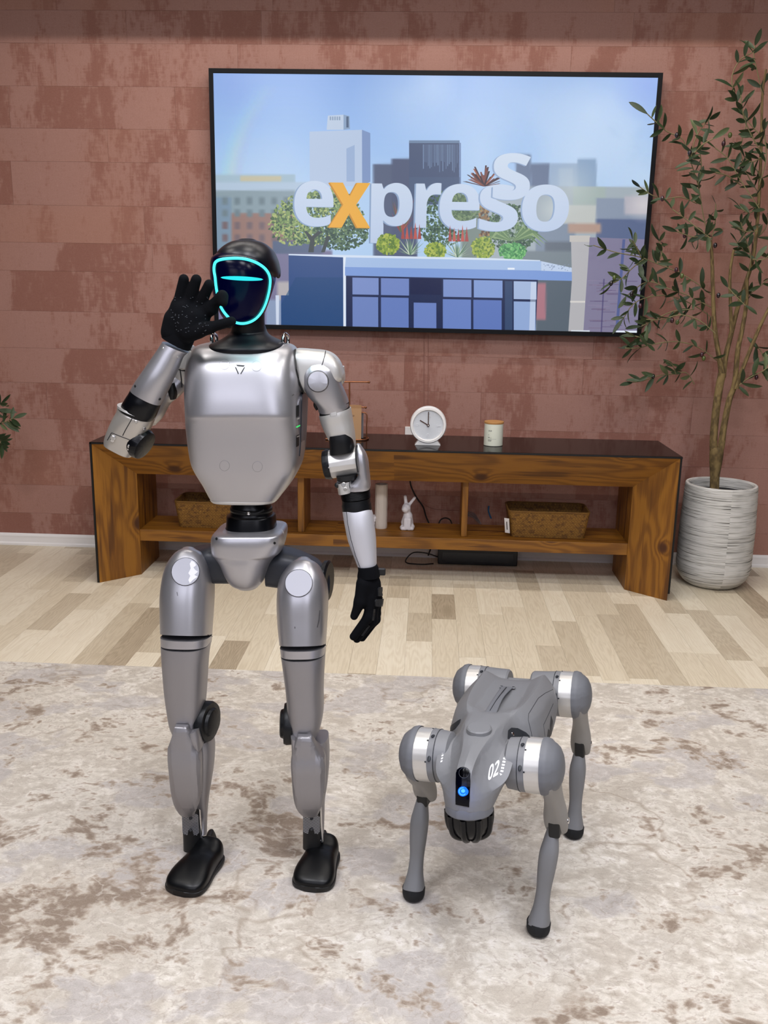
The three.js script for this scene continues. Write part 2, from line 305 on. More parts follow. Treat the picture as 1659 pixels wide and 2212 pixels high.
// ------------------------------------------------------------------ rug
const RX0 = -1.75, RX1 = 1.45, RZ1 = -1.05;
const rugSpots = [[100, 1770, 0.14, 0.07], [60, 1950, 0.12, 0.09], [170, 1840, 0.06, 0.05], [330, 1860, 0.03, 0.05], [600, 1800, 0.05, 0.05], [340, 1940, 0.08, 0.02], [130, 1990, 0.05, 0.02], [560, 2120, 0.10, 0.06], [420, 2140, 0.04, 0.05], [770, 1945, 0.06, 0.03], [960, 1990, 0.08, 0.05], [1060, 1860, 0.08, 0.05], [850, 1790, 0.04, 0.02], [1180, 2170, 0.05, 0.04], [1360, 1620, 0.10, 0.02], [1480, 1530, 0.10, 0.015], [700, 2060, 0.03, 0.05], [180, 2150, 0.05, 0.03], [40, 2160, 0.03, 0.02], [250, 2060, 0.05, 0.05], [1500, 2000, 0.06, 0.03], [880, 2200, 0.10, 0.05], [1560, 1870, 0.05, 0.03]].map(([x, y, a, b]) => { const g = G(x, y, 0.006); return [g.x, g.z, a, b]; });
const rugTex = dataTex(2048, 2048, (u, v) => {
  const x = RX0 + u * (RX1 - RX0), z = RUGZ + (1 - v) * (RZ1 - RUGZ);
  const wx = fbm(x * 7, z * 7, 3, 201) - 0.5, wz = fbm(x * 7 + 40, z * 7, 3, 202) - 0.5;
  const X = x + wx * 0.05, Z = z + wz * 0.05;
  let sp = 0; for (const [a, b, p, q] of rugSpots) { const dx = (X + wx * 0.12 - a) / p, dz = (Z + wz * 0.12 - b) / q, d = dx * dx + dz * dz; if (d < 4) sp = Math.max(sp, 1 - d / 4); }
  const big = fbm(X * 2.3, Z * 3.1, 3, 210), mid = fbm(X * 13, Z * 17, 5, 220), fine = fbm(X * 60, Z * 76, 4, 230), gr = hsh(u * 2048 | 0, v * 2048 | 0, 9);
  const rid = Math.abs(fbm(X * 19, Z * 27, 4, 240) - 0.5) * 2, cr = Math.abs(fbm(X * 38, Z * 56, 4, 250) - 0.5) * 2;
  let c = mix([190, 181, 168], [210, 203, 191], sst(0.36, 0.6, mid * 0.6 + fine * 0.4));
  c = mix(c, [224, 219, 212], sst(0.54, 0.70, mid * 0.45 + fine * 0.55) * 0.7);
  c = mix(c, [176, 170, 168], sst(0.54, 0.64, fbm(X * 7 + 3, Z * 9, 5, 260)) * 0.6);
  const br = mid * 0.45 + big * 0.27 + fine * 0.28;
  c = mix(c, [164, 149, 133], sst(0.52, 0.60, br + sp * 0.09 - 0.030) * (0.55 + 0.5 * fine));
  c = mix(c, [128, 112, 97], sst(0.585, 0.67, br + sp * 0.09 - 0.02) * 0.8);
  c = mix(c, [166, 154, 142], sst(0.085, 0.0, cr) * 0.5);
  c = mix(c, [218, 212, 203], sst(0.07, 0.0, rid) * 0.4);
  c = mix(c, [138, 121, 104], sst(0.016, 0.0, Math.abs(fbm(X * 2.6 + 11, Z * 3.4, 5, 270) - 0.5)) * sst(0.5, 0.62, fbm(X * 3, Z * 3, 2, 280)) * 0.35);
  const g = (gr - 0.5) * 16 + (fine - 0.5) * 16; return [c[0] + g, c[1] + g, c[2] + g];
});
{
  const g = new RoundedBoxGeometry(5.4, 0.006, 4.2, 1, 0.002).translate(0, 0.003, RUGZ + 2.1);
  const uv = g.attributes.uv, ps = g.attributes.position;
  for (let k = 0; k < uv.count; k++) uv.setXY(k, (ps.getX(k) - RX0) / (RX1 - RX0), 1 - (ps.getZ(k) - RUGZ) / (RZ1 - RUGZ));
  solo('area_rug', g, std({ map: rugTex, roughness: 0.95, bumpMap: rugTex, bumpScale: 0.0006 }), 'large flat rug mottled in cream, grey and brown beneath both robots', 'rug');
}
// ------------------------------------------------------------------ ceiling luminaires
LAMPS.forEach(([x, z, w, d, L, col], i) => {
  const slim = d < 0.2;
  const t = thing(slim ? 'linear_lamp' : 'ceiling_panel_lamp', slim ? (i ? 'slim linear ceiling lamp farther from the television wall' : 'slim linear ceiling lamp closer to the television wall') : 'square white ceiling panel lamp set in a row', 'lamp', V(x, CEIL - 0.03, z), slim ? undefined : 'ceiling panel lamps');
  add('housing', box(x - w / 2 - 0.015, x + w / 2 + 0.015, CEIL - 0.03, CEIL, z - d / 2 - 0.015, z + d / 2 + 0.015, 0.003), M.white, t);
  add('diffuser', box(x - w / 2, x + w / 2, CEIL - 0.034, CEIL - 0.029, z - d / 2, z + d / 2, 0.001), std({ color: 0xffffff, emissive: col, emissiveIntensity: L * 0.25 }), t);
  const a = new THREE.RectAreaLight(col, L, w, d); a.position.set(0, -0.008, 0); a.rotation.x = -Math.PI / 2; a.castShadow = true; t.add(a);
});

SOFTBOXES.forEach(([x, y, z, w, h, L, col], i) => {
  const t = thing('studio_softbox', i ? 'square studio softbox on a tripod closer to the olive tree side' : 'square studio softbox on a tripod facing the standing robot', 'softbox', V(x, 0.006, z), 'studio softboxes opposite the television');
  const aim = new THREE.Matrix4().lookAt(V(x, y, z), V(-0.1, 0.85, -1.8), V(0, 1, 0)).setPosition(x, y, z), to = (g) => g.applyMatrix4(aim);   // own -z points at the robots
  add('hood', to(box(-w / 2 - 0.02, w / 2 + 0.02, -h / 2 - 0.02, h / 2 + 0.02, 0.0, 0.22, 0.02)), std({ color: 0x0a0a0b, roughness: 0.8 }), t, 'black fabric hood');
  add('diffuser', to(box(-w / 2, w / 2, -h / 2, h / 2, -0.006, 0.001, 0.002)), std({ color: 0xf4f4f4, emissive: col, emissiveIntensity: L * 0.25 }), t, 'white glowing diffuser');
  add('pole', tube([V(x, 0.05, z + 0.15), V(x, 0.9, z + 0.15), V(x, y - h / 2, z + 0.15)], 0.016, 10), M.blackMetal, t);
  for (let k = 0; k < 3; k++) { const a = k * 2.094 + 0.5; add('tripod_leg', tube([V(x, 0.6, z + 0.15), V(x + Math.cos(a) * 0.22, 0.3, z + 0.15 + Math.sin(a) * 0.22), V(x + Math.cos(a) * 0.42, 0.014, z + 0.15 + Math.sin(a) * 0.42)], 0.011, 8), M.blackMetal, t); }
  const a = new THREE.RectAreaLight(col, L, w, h); a.quaternion.setFromRotationMatrix(aim); a.position.set(0, y - 0.006, 0).add(V(0, 0, -0.012).applyQuaternion(a.quaternion)); a.castShadow = true; t.add(a);
});

// ------------------------------------------------------------------ television
{
  const TVZ = WALLZ + 0.06;
  // corners of the lit picture in the photograph, to draw the picture in the photograph's own pixels
  const src = [[461.3, 152.2], [1422, 164.5], [1377, 717], [470.5, 703.5]], CW = 1920, CH = 1080, dst = [[0, 0], [CW, 0], [CW, CH], [0, CH]];
  const A = [], B = [];
  src.forEach(([x, y], i) => { const [X, Y] = dst[i]; A.push([x, y, 1, 0, 0, 0, -X * x, -X * y]); B.push(X); A.push([0, 0, 0, x, y, 1, -Y * x, -Y * y]); B.push(Y); });
  for (let i = 0; i < 8; i++) { let p = i; for (let r = i + 1; r < 8; r++) if (Math.abs(A[r][i]) > Math.abs(A[p][i])) p = r; [A[i], A[p]] = [A[p], A[i]]; [B[i], B[p]] = [B[p], B[i]]; for (let r = 0; r < 8; r++) if (r !== i) { const f = A[r][i] / A[i][i]; for (let c = i; c < 8; c++) A[r][c] -= f * A[i][c]; B[r] -= f * B[i]; } }
  const h = B.map((b, i) => b / A[i][i]);
  const m = (x, y) => { const w = h[6] * x + h[7] * y + 1; return [(h[0] * x + h[1] * y + h[2]) / w, (h[3] * x + h[4] * y + h[5]) / w]; };
  const small = document.createElement('canvas'); small.width = 240; small.height = 135;
  const big = document.createElement('canvas'); big.width = CW; big.height = CH;
  let cx = small.getContext('2d'), sc = 0.125;
  const poly = (pts, fill) => { cx.fillStyle = fill; cx.beginPath(); pts.forEach(([x, y], i) => { const q = m(x, y); i ? cx.lineTo(q[0] * sc, q[1] * sc) : cx.moveTo(q[0] * sc, q[1] * sc); }); cx.closePath(); cx.fill(); };
  const rect = (x0, y0, x1, y1, f) => poly([[x0, y0], [x1, y0], [x1, y1], [x0, y1]], f);
  const blob = (x, y, r, col, a) => { const [X, Y] = m(x, y), R = r * 2 * sc; const g = cx.createRadialGradient(X * sc, Y * sc, 0, X * sc, Y * sc, R); g.addColorStop(0, `rgba(${col},${a})`); g.addColorStop(1, `rgba(${col},0)`); cx.fillStyle = g; cx.fillRect(X * sc - R, Y * sc - R, 2 * R, 2 * R); };
  // sky and far blurred city on the small canvas
  let g = cx.createLinearGradient(0, 0, 0, 60); g.addColorStop(0, '#8aaee8'); g.addColorStop(0.5, '#9cc0f2'); g.addColorStop(1, '#b4d2f4'); cx.fillStyle = g; cx.fillRect(0, 0, 240, 135);
  for (const [x, y, r, a] of [[880, 210, 120, 0.4], [1000, 250, 150, 0.4], [1150, 220, 160, 0.5], [1280, 240, 140, 0.6], [1350, 300, 120, 0.6], [1250, 330, 150, 0.7], [620, 330, 150, 0.3], [1050, 330, 110, 0.5], [1390, 380, 90, 0.6], [560, 400, 140, 0.35], [940, 180, 60, 0.3]]) blob(x, y, r, '205,226,250', a);
  blob(1400, 180, 80, '138,168,236', 0.7); blob(500, 170, 80, '135,165,232', 0.5); blob(1120, 330, 80, '150,190,240', 0.3);
  for (const [c, o, a] of [['205,225,190', 0, 0.5], ['165,225,215', -14, 0.5], ['150,200,240', -28, 0.35], ['190,185,215', 14, 0.3]]) for (let t = 0; t <= 1; t += 0.04) blob(500 + o + 90 * t * t, 400 - 220 * t, 15, c, a * 0.42 * (1 - t * 0.8));
  rect(455, 375, 640, 395, '#a9c2d2'); rect(520, 378, 610, 390, '#c9c3a8'); rect(455, 392, 680, 425, '#b7cbe0'); rect(455, 410, 640, 470, '#8fa2ac'); rect(455, 460, 640, 545, '#9a7c74'); rect(455, 425, 500, 600, '#7f97ac');
  for (let r = 0; r < 4; r++) for (let c = 0; c < 6; c++) rect(480 + c * 27, 425 + r * 27, 492 + c * 27, 441 + r * 27, r < 2 ? '#74868f' : '#7a6b70');
  rect(455, 540, 720, 705, '#7d7a9a'); rect(590, 520, 700, 548, '#5c6a86'); rect(600, 610, 640, 655, '#b9b3b6'); rect(575, 650, 630, 705, '#8fa0c0');
  rect(810, 352, 870, 560, '#56617c'); rect(850, 340, 905, 560, '#515b78'); rect(1118, 330, 1150, 420, '#70809c'); rect(1150, 350, 1190, 480, '#6d7c98'); rect(1190, 350, 1290, 480, '#9db3cf'); rect(1210, 360, 1240, 400, '#a9bdd4'); rect(1250, 340, 1290, 400, '#8fa9c8');
  rect(1000, 420, 1060, 560, '#7d8c86'); rect(1060, 400, 1420, 720, '#a7b3bc'); rect(1240, 400, 1310, 440, '#a8b7b4'); rect(1200, 440, 1290, 500, '#c3c7c4'); rect(1290, 425, 1420, 480, '#8e9bb0'); rect(1350, 420, 1420, 460, '#b9b7c2'); rect(1290, 470, 1420, 516, '#5f6d90');
  rect(1160, 480, 1245, 560, '#8593a6'); rect(1180, 520, 1240, 600, '#6a7480'); rect(1230, 480, 1300, 500, '#b69a8c'); rect(1160, 600, 1250, 720, '#5c6874'); rect(1160, 610, 1182, 690, '#b07a86'); blob(1200, 450, 40, '225,232,228', 0.5); blob(1390, 440, 40, '232,226,226', 0.6); blob(1240, 400, 60, '215,225,225', 0.4);
  rect(1100, 540, 1260, 600, '#7e8a92');
  cx = big.getContext('2d'); cx.imageSmoothingEnabled = true; cx.drawImage(small, 0, 0, CW, CH); sc = 1;
  // sharp towers
  poly([[672, 281], [786, 277], [786, 400], [672, 400]], '#b9cbe6'); poly([[786, 277], [804, 284], [804, 390], [786, 400]], '#7f97c4'); poly([[752, 318], [770, 310], [770, 390], [752, 390]], '#9db4d8');
  poly([[712, 246], [746, 244], [746, 277], [709, 277]], '#c0d0e6'); poly([[746, 244], [759, 247], [760, 275], [746, 277]], '#8ba4c4'); for (let k = 0; k < 5; k++) rect(716 + k * 5, 248, 719 + k * 5, 256, '#8ba0bb'); rect(752, 248, 757, 272, '#4c6280');
  poly([[888, 303], [996, 304], [996, 440], [888, 440]], '#4a5877'); poly([[996, 304], [1000, 306], [1000, 430], [996, 440]], '#7d93bb'); rect(888, 300, 997, 306, '#6f87a6'); for (let k = 0; k < 22; k++) rect(918 + k * 3.5, 309, 919.6 + k * 3.5, 345 + 25 * hsh(k, 3, 1), `rgba(150,180,215,${0.25 + 0.5 * hsh(k, 1, 1)})`); rect(888, 380, 998, 440, 'rgba(80,98,130,0.55)');
  // leafy masses
  const leafy = (x, y, rx, ry, n, cols, s) => { for (let k = 0; k < n; k++) { const t = 6.283 * hsh(k, 1, s), r = Math.sqrt(hsh(k, 2, s)); const X = x + Math.cos(t) * r * rx, Y = y + Math.sin(t) * r * ry, e = 1.2 + 2.4 * hsh(k, 3, s); poly(ellipse(X, Y, e * 1.3, e * 0.8, 7, 6 * hsh(k, 4, s)), cols[Math.floor(hsh(k, 5, s) * cols.length)]); } };
  const gA = ['#6f8a5a', '#87a062', '#55704c', '#9fb372', '#3f5a44', '#b3bd78'], gB = ['#4d6a52', '#3c5a45', '#6a8660', '#2f4a3c'], gC = ['#7f9a3a', '#99ad42', '#5e7d33', '#b2bd55'], gD = ['#4f9a58', '#6cb46c', '#3b7f4c', '#86c47c'];
  leafy(690, 470, 100, 58, 1500, gA, 1); leafy(640, 490, 60, 40, 500, gA, 2); leafy(740, 500, 60, 40, 700, gB, 3); leafy(712, 430, 50, 25, 500, gA, 4);
  poly([[668, 545], [680, 545], [682, 515], [700, 500], [690, 498], [676, 510], [664, 498], [660, 500], [672, 520]], '#3c4646'); poly([[696, 545], [704, 545], [716, 510], [708, 508]], '#3c4646');
  leafy(960, 470, 60, 60, 900, gB, 5); leafy(1110, 490, 55, 50, 900, gB, 6); leafy(1000, 450, 40, 40, 500, ['#66805c', '#7f956c', '#546c50'], 7);
  for (let k = 0; k < 26; k++) { const a = -2.9 + k * 0.105, L = 60 + 30 * hsh(k, 8, 8); poly([[1110, 520], [1110 + Math.cos(a) * L * 0.6, 515 + Math.sin(a) * L * 0.5], [1110 + Math.cos(a) * L, 540 + Math.sin(a) * L * 0.45], [1110 + Math.cos(a) * L * 0.6, 521 + Math.sin(a) * L * 0.5]], k % 3 ? '#66865c' : '#8fa878'); }
  // dry spiky plant behind the raised letter
  for (let k = 0; k < 46; k++) { const a = -Math.PI * (0.05 + 0.9 * hsh(k, 1, 21)), L = 22 + 26 * hsh(k, 2, 21), X = 1050, Y = 400; poly([[X - 2, Y], [X + Math.cos(a) * L - 1.5, Y + Math.sin(a) * L], [X + Math.cos(a) * L + 2, Y + Math.sin(a) * L], [X + 2, Y]], ['#4a3236', '#7c4a40', '#a05f48', '#36282e'][k % 4]); }
  for (let k = 0; k < 120; k++) rect(1036 + 24 * hsh(k, 1, 22), 430 + 75 * hsh(k, 2, 22), 1040 + 24 * hsh(k, 1, 22), 435 + 75 * hsh(k, 2, 22), ['#8b6f4e', '#5f4a3a', '#a98a5e'][k % 3]);
  for (let k = 0; k < 30; k++) poly([[868, 500], [868 + 60 * (hsh(k, 1, 23) - 0.4), 420 + 50 * hsh(k, 2, 23)], [872, 500]], ['#8a4a4a', '#a35c50', '#5c6a4c'][k % 3]);
  // letters
  const glyph = (ch, x0, y0, x1, y1, fill, edge) => {
    const [X0, Y0] = m(x0, y0), [X1] = m(x1, y0), [, Y1] = m(x0, y1), shapes = font.generateShapes(ch, 100), pts = shapes.map((s) => s.extractPoints(10));
    let a = 1e9, b = -1e9, c = 1e9, d = -1e9; for (const s of pts) for (const p of s.shape) { a = Math.min(a, p.x); b = Math.max(b, p.x); c = Math.min(c, p.y); d = Math.max(d, p.y); }
    const draw = (ox, oy, f) => { cx.fillStyle = f; cx.beginPath(); for (const s of pts) for (const l of [s.shape, ...s.holes]) { l.forEach((p, i) => { const X = X0 + (p.x - a) / (b - a) * (X1 - X0) + ox, Y = Y1 + (p.y - c) / (d - c) * (Y0 - Y1) + oy; i ? cx.lineTo(X, Y) : cx.moveTo(X, Y); }); cx.closePath(); } cx.fill('evenodd'); };
    for (let k = 7; k > 0; k--) draw(-k, k * 0.35, edge); draw(0, 0, fill);
  };
  const wh = (() => { const q = cx.createLinearGradient(0, 300, 0, 760); q.addColorStop(0, '#d5e2f3'); q.addColorStop(1, '#bccdea'); return q; })();
  glyph('e', 638, 388, 724, 488, wh, '#8ea6c8'); glyph('p', 806, 392, 897, 524, wh, '#8ea6c8'); glyph('r', 903, 392, 958, 490, wh, '#8ea6c8'); glyph('e', 955, 394, 1042, 494, wh, '#8ea6c8');
  glyph('o', 1134, 395, 1235, 497, wh, '#97aed0'); glyph('s', 1042, 395, 1126, 497, wh, '#97aed0'); glyph('s', 1072, 327, 1152, 429, wh, '#97aed0');
  glyph('x', 714, 392, 805, 490, '#eeae33', '#c98a1e');
  // planting in front of the letters
  for (const [X, Y] of [[890, 550], [992, 555]]) { for (let k = 0; k < 60; k++) { const a = -Math.PI * (0.08 + 0.84 * hsh(k, 1, 31)), L = 20 + 28 * hsh(k, 2, 31); poly([[X - 1.6, Y], [X + Math.cos(a) * L * 0.9, Y + Math.sin(a) * L], [X + 1.6, Y]], ['#a9c0a6', '#6f8f74', '#d5dfcb', '#4e6f5c'][k % 4]); } for (let k = 0; k < 5; k++) poly([[X - 20 + k * 9, Y - 35], [X - 16 + k * 9, Y - 62 - 10 * hsh(k, 3, 31)], [X - 12 + k * 9, Y - 35]], k % 2 ? '#c0594e' : '#a54a45'); }
  leafy(842, 527, 24, 22, 420, gC, 41); leafy(944, 540, 22, 17, 340, gC, 42); leafy(1047, 534, 24, 23, 420, gC, 43); leafy(1110, 542, 29, 18, 480, gD, 44);
  // the flat-roofed house
  poly([[625, 549], [760, 551], [1060, 556], [1170, 560], [1170, 575], [760, 566], [750, 556], [625, 552]], '#d9e6f8');
  poly([[625, 552], [744, 556], [744, 708], [608, 706], [608, 640], [625, 640]], '#2f4f86'); poly([[640, 600], [744, 600], [744, 708], [608, 706], [608, 660]], 'rgba(24,70,120,0.55)'); poly([[744, 554], [750, 554], [749, 708], [744, 708]], '#e6effc'); poly([[596, 640], [604, 640], [603, 706], [597, 706]], '#d3def2');
  poly([[750, 556], [1172, 562], [1172, 583], [748, 577]], '#a9c3ea'); poly([[748, 577], [1256, 584], [1254, 605], [748, 596]], '#7f9fdc'); poly([[1172, 562], [1256, 580], [1256, 586], [1172, 583]], '#c5d6f0'); for (let k = 0; k < 40; k++) rect(1176 + 70 * hsh(k, 1, 51), 568 + 14 * hsh(k, 2, 51), 1178 + 70 * hsh(k, 1, 51), 569.5 + 14 * hsh(k, 2, 51), '#8a9ab8'); rect(1100, 577, 1115, 581, '#eef5ff');
  poly([[750, 596], [1165, 603], [1160, 714], [750, 708]], '#16254e');
  const pane = (x0, y0, x1, y1, c) => { poly([[x0, y0], [x1, y0 + (x1 - x0) * 0.014], [x1, y1 + (x1 - x0) * 0.014], [x0, y1]], c); };
  for (const [x0, y0, x1, y1, c] of [[764, 600, 821, 637, '#7e93cc'], [826, 601, 887, 638, '#7389c6'], [764, 642, 820, 708, '#6f86c2'], [826, 643, 886, 709, '#667fc0'], [890, 601, 957, 636, '#0a1744'], [897, 654, 946, 710, '#6b83c4'], [961, 603, 1022, 641, '#7f96cf'], [1027, 604, 1089, 642, '#86a0d8'], [960, 646, 1021, 712, '#6a84c6'], [1026, 647, 1087, 713, '#5f79bd'], [1094, 606, 1110, 713, '#33496f'], [1113, 606, 1162, 645, '#a8bde2'], [1113, 650, 1160, 714, '#94addb']]) pane(x0, y0, x1, y1, c);
  poly([[1150, 608], [1162, 608], [1158, 714], [1146, 714]], 'rgba(225,235,250,0.55)');
  // stone pillar and brown cladding
  poly([[1234, 508], [1276, 507], [1276, 520], [1262, 718], [1230, 716], [1238, 600], [1236, 520]], '#b9b8bc'); rect(1233, 506, 1277, 520, '#c8c4c0'); rect(1234, 648, 1266, 652, '#dcd8d4');
  poly([[1276, 510], [1400, 514], [1380, 722], [1262, 720]], '#85809c'); for (let k = 0; k < 60; k++) rect(1270 + 110 * hsh(k, 1, 61), 600 + 110 * hsh(k, 2, 61), 1300 + 100 * hsh(k, 1, 61), 602 + 110 * hsh(k, 2, 61), ['rgba(120,104,130,0.5)', 'rgba(96,84,120,0.5)', 'rgba(150,138,165,0.4)'][k % 3]); poly([[1346, 514], [1352, 514], [1336, 720], [1330, 720]], '#5a6596'); poly([[1305, 600], [1308, 600], [1302, 718], [1299, 718]], 'rgba(70,64,110,0.6)');
  rect(1236, 712, 1276, 720, '#dfe7f2'); rect(1332, 712, 1378, 720, '#eaf2ff');
  const tex = new THREE.CanvasTexture(big); tex.colorSpace = THREE.SRGBColorSpace; tex.anisotropy = 8;
  const w = 1.9, hh = w * 0.5665, c0 = V(-0.9641 + w / 2, 1.0585 + hh / 2, TVZ), t = thing('television', 'large wall television showing the word expresso above a rooftop garden and city', 'television', V(c0.x, 1.0585, WALLZ));
  const spin = new THREE.Matrix4().makeTranslation(c0.x, c0.y, 0).multiply(new THREE.Matrix4().makeRotationZ(-0.0028)).multiply(new THREE.Matrix4().makeTranslation(-c0.x, -c0.y, 0));
  const put = (n, geo, mt, p = t, l) => add(n, geo.applyMatrix4(spin), mt, p, l), x0 = c0.x - w / 2, x1 = x0 + w, y0 = 1.0585, y1 = y0 + hh, bz = 0.0175;
  put('back_case', box(x0 + 0.02, x1 - 0.02, y0 + 0.02, y1 - 0.02, WALLZ + 0.004, TVZ - 0.012, 0.004), M.blackPlastic);
  const fr = phy({ color: 0x030408, roughness: 0.5, specularIntensity: 0.4 }), mit = (a, b, d, e) => { const s = new THREE.Shape([a, b, d, e].map(([x, y]) => new THREE.Vector2(x, y))); return new THREE.ExtrudeGeometry(s, { depth: 0.03, bevelEnabled: true, bevelSize: 0.0012, bevelThickness: 0.0012, bevelSegments: 2 }).translate(0, 0, TVZ - 0.03); };
  put('bezel', mit([x0, y1], [x0 + bz, y1 - bz], [x1 - bz, y1 - bz], [x1, y1]), fr); put('bezel', mit([x0, y0], [x1, y0], [x1 - bz, y0 + bz], [x0 + bz, y0 + bz]), fr);
  put('bezel', mit([x0, y0], [x0 + bz, y0 + bz], [x0 + bz, y1 - bz], [x0, y1]), fr); put('bezel', mit([x1, y0], [x1, y1], [x1 - bz, y1 - bz], [x1 - bz, y0 + bz]), fr);
  const sg = new THREE.BoxGeometry(w - 2 * bz, hh - 2 * bz, 0.004).translate(c0.x, c0.y, TVZ - 0.004);
  put('screen', sg, std({ color: 0x020204, roughness: 0.25, emissive: 0xffffff, emissiveMap: tex, emissiveIntensity: 0.9 }), t, 'lit screen with white letters over a skyline');
  const tl = new THREE.RectAreaLight(0xa9c4f5, 0.12, w - 0.05, hh - 0.05); tl.position.set(0, hh / 2, 0.064); tl.rotation.y = Math.PI; tl.castShadow = true; t.add(tl);
}

// ------------------------------------------------------------------ media console
const woodTex = dataTex(1024, 512, (u, v) => {     // grain along u
  const w = fbm(u * 2.2, v * 5, 3, 301), knot = (kx, ky, r) => { const dx = (u - kx) * 2, dy = v - ky; return Math.exp(-(dx * dx + dy * dy) / (r * r)); };
  const k = knot(0.28, 0.35, 0.07) + knot(0.72, 0.66, 0.06) + knot(0.9, 0.2, 0.05);
  const ring = 0.5 + 0.5 * Math.sin((v * 9 + w * 5.5 + k * 2.2) * 6.28), fib = vn(u * 26, v * 210, 310), lo = fbm(u * 3, v * 9, 3, 320);
  let c = mix([142, 93, 24], [106, 64, 11], sst(0.3, 1, ring * 0.5 + fib * 0.35 + lo * 0.25));
  c = mix(c, [74, 40, 8], sst(0.62, 0.8, fbm(u * 4, v * 26, 3, 330)) * 0.7);
  c = mix(c, [58, 26, 8], sst(0.45, 0.95, k) * 0.85);
  c = mix(c, [158, 110, 42], sst(0.66, 0.9, lo) * 0.4); return c;
});
woodTex.wrapS = woodTex.wrapT = THREE.RepeatWrapping;
M.wood = std({ map: woodTex, roughness: 0.5, bumpMap: woodTex, bumpScale: 0.0006 });
const CX0 = -1.3875, CX1 = 1.0304, CT = 0.6092, CZF = -3.674, CZB = -4.086, CZI = -3.812;
const SHZ = -3.818, SHTOP = P(700, 1155, SHZ).y, SHBOT = P(700, 1180, SHZ).y;
function quads(list) {       // list of [a, b, c, d, uAxis, vAxis] : uv in metres
  const pos = [], uv = [], idx = [];
  for (const [a, b, c, d, U_, V_, ou = 0, ov = 0] of list) { const o = pos.length / 3; for (const p of [a, b, c, d]) { pos.push(p.x, p.y, p.z); uv.push(p.dot(U_) / 1.3 + ou, p.dot(V_) / 0.42 + ov); } idx.push(o, o + 1, o + 2, o, o + 2, o + 3); }
  const g = new THREE.BufferGeometry(); g.setAttribute('position', new THREE.Float32BufferAttribute(pos, 3)); g.setAttribute('uv', new THREE.Float32BufferAttribute(uv, 2)); g.setIndex(idx); const n = g.toNonIndexed(); n.computeVertexNormals(); return n;
}
function woodBox(x0, x1, y0, y1, z0, z1, along = 'x', ou = 0, ov = 0) {
  const g = box(x0, x1, y0, y1, z0, z1, 0.003), uv = g.attributes.uv, p = g.attributes.position, n = g.attributes.normal;
  for (let i = 0; i < uv.count; i++) { const X = p.getX(i), Y = p.getY(i), Z = p.getZ(i), up = Math.abs(n.getY(i)) > 0.7, side = Math.abs(n.getX(i)) > 0.7; along === 'x' ? uv.setXY(i, (side ? Z : X) / 1.3 + ou, (up ? Z : Y) / 0.42 + ov) : uv.setXY(i, Y / 1.3 + ou, (side ? Z : X) / 0.42 + ov); }
  return g;
}
const con = thing('media_console', 'long low wooden media console with sloped frame edges and black glass top', 'console', V((CX0 + CX1) / 2, 0, (CZF + CZB) / 2));
{
  const t = 0.009, a = CX0 + t, b = CX1 - t, y1 = CT - t, XI0 = P(300, 1120, CZI).x, XI1 = P(1358, 1160, CZI).x, YI = P(700, 1034, CZI).y, X_ = V(1, 0, 0), Y_ = V(0, 1, 0), Z_ = V(0, 0, 1);
  const zf = CZF - 0.004;
  add('metal_shell', merge([box(CX0, CX1, CT - t + 0.0005, CT - 0.0015, CZB, CZF, 0.001), box(CX0, CX0 + t - 0.0005, 0.002, CT - 0.002, CZB, CZF, 0.001), box(CX1 - t + 0.0005, CX1, 0.03, CT - 0.002, CZB, CZF - 0.005, 0.001)]), M.blackMetal, con, 'thin black metal band');
  add('glass_top', box(CX0 + 0.001, CX1 - 0.001, CT - 0.0015, CT, CZB + 0.001, CZF - 0.001, 0.0005), phy({ color: 0x0c0706, roughness: 0.13, specularIntensity: 0.14 }), con, 'dark glass top');
  for (const [xo, xi, s] of [[a, XI0, 1], [b, XI1, -1]]) {
    const p = [V(xo, 0, zf), V(xi, 0, CZI), V(xi, YI, CZI), V(xo, y1, zf), V(xo, 0, CZB), V(xi, 0, CZB), V(xi, YI, CZB), V(xo, y1, CZB)];
    add('leg', quads([[p[0], p[1], p[2], p[3], Y_, X_, s > 0 ? 0.1 : 0.55, 0.3], [p[1], p[5], p[6], p[2], Y_, Z_, 0.3], [p[5], p[4], p[7], p[6], Y_, X_], [p[4], p[0], p[3], p[7], Y_, Z_], [p[3], p[2], p[6], p[7], X_, Z_], [p[0], p[4], p[5], p[1], X_, Z_]]), M.wood, con);
  }
  { const p = [V(a, y1, zf), V(XI0, YI, CZI), V(XI1, YI, CZI), V(b, y1, zf), V(a, y1, CZB), V(XI0, YI, CZB), V(XI1, YI, CZB), V(b, y1, CZB)];
    add('top_beam', quads([[p[0], p[1], p[2], p[3], X_, Y_, 0.1, 0.2], [p[1], p[5], p[6], p[2], X_, Z_], [p[5], p[4], p[7], p[6], X_, Y_], [p[4], p[0], p[3], p[7], X_, Z_]]), M.wood, con); }
  add('shelf', woodBox(XI0 - 0.002, XI1 + 0.002, SHBOT, SHTOP, CZB + 0.01, SHZ, 'x', 0.3, 0.15), M.wood, con);
  for (const [l, r] of [[643, 657], [998, 1011]]) add('divider', woodBox(P(l, 1090, SHZ - 0.03).x, P(r, 1090, SHZ - 0.03).x, SHTOP, YI, CZB + 0.02, SHZ - 0.03, 'y', 0.2, 0.4), M.wood, con);
}
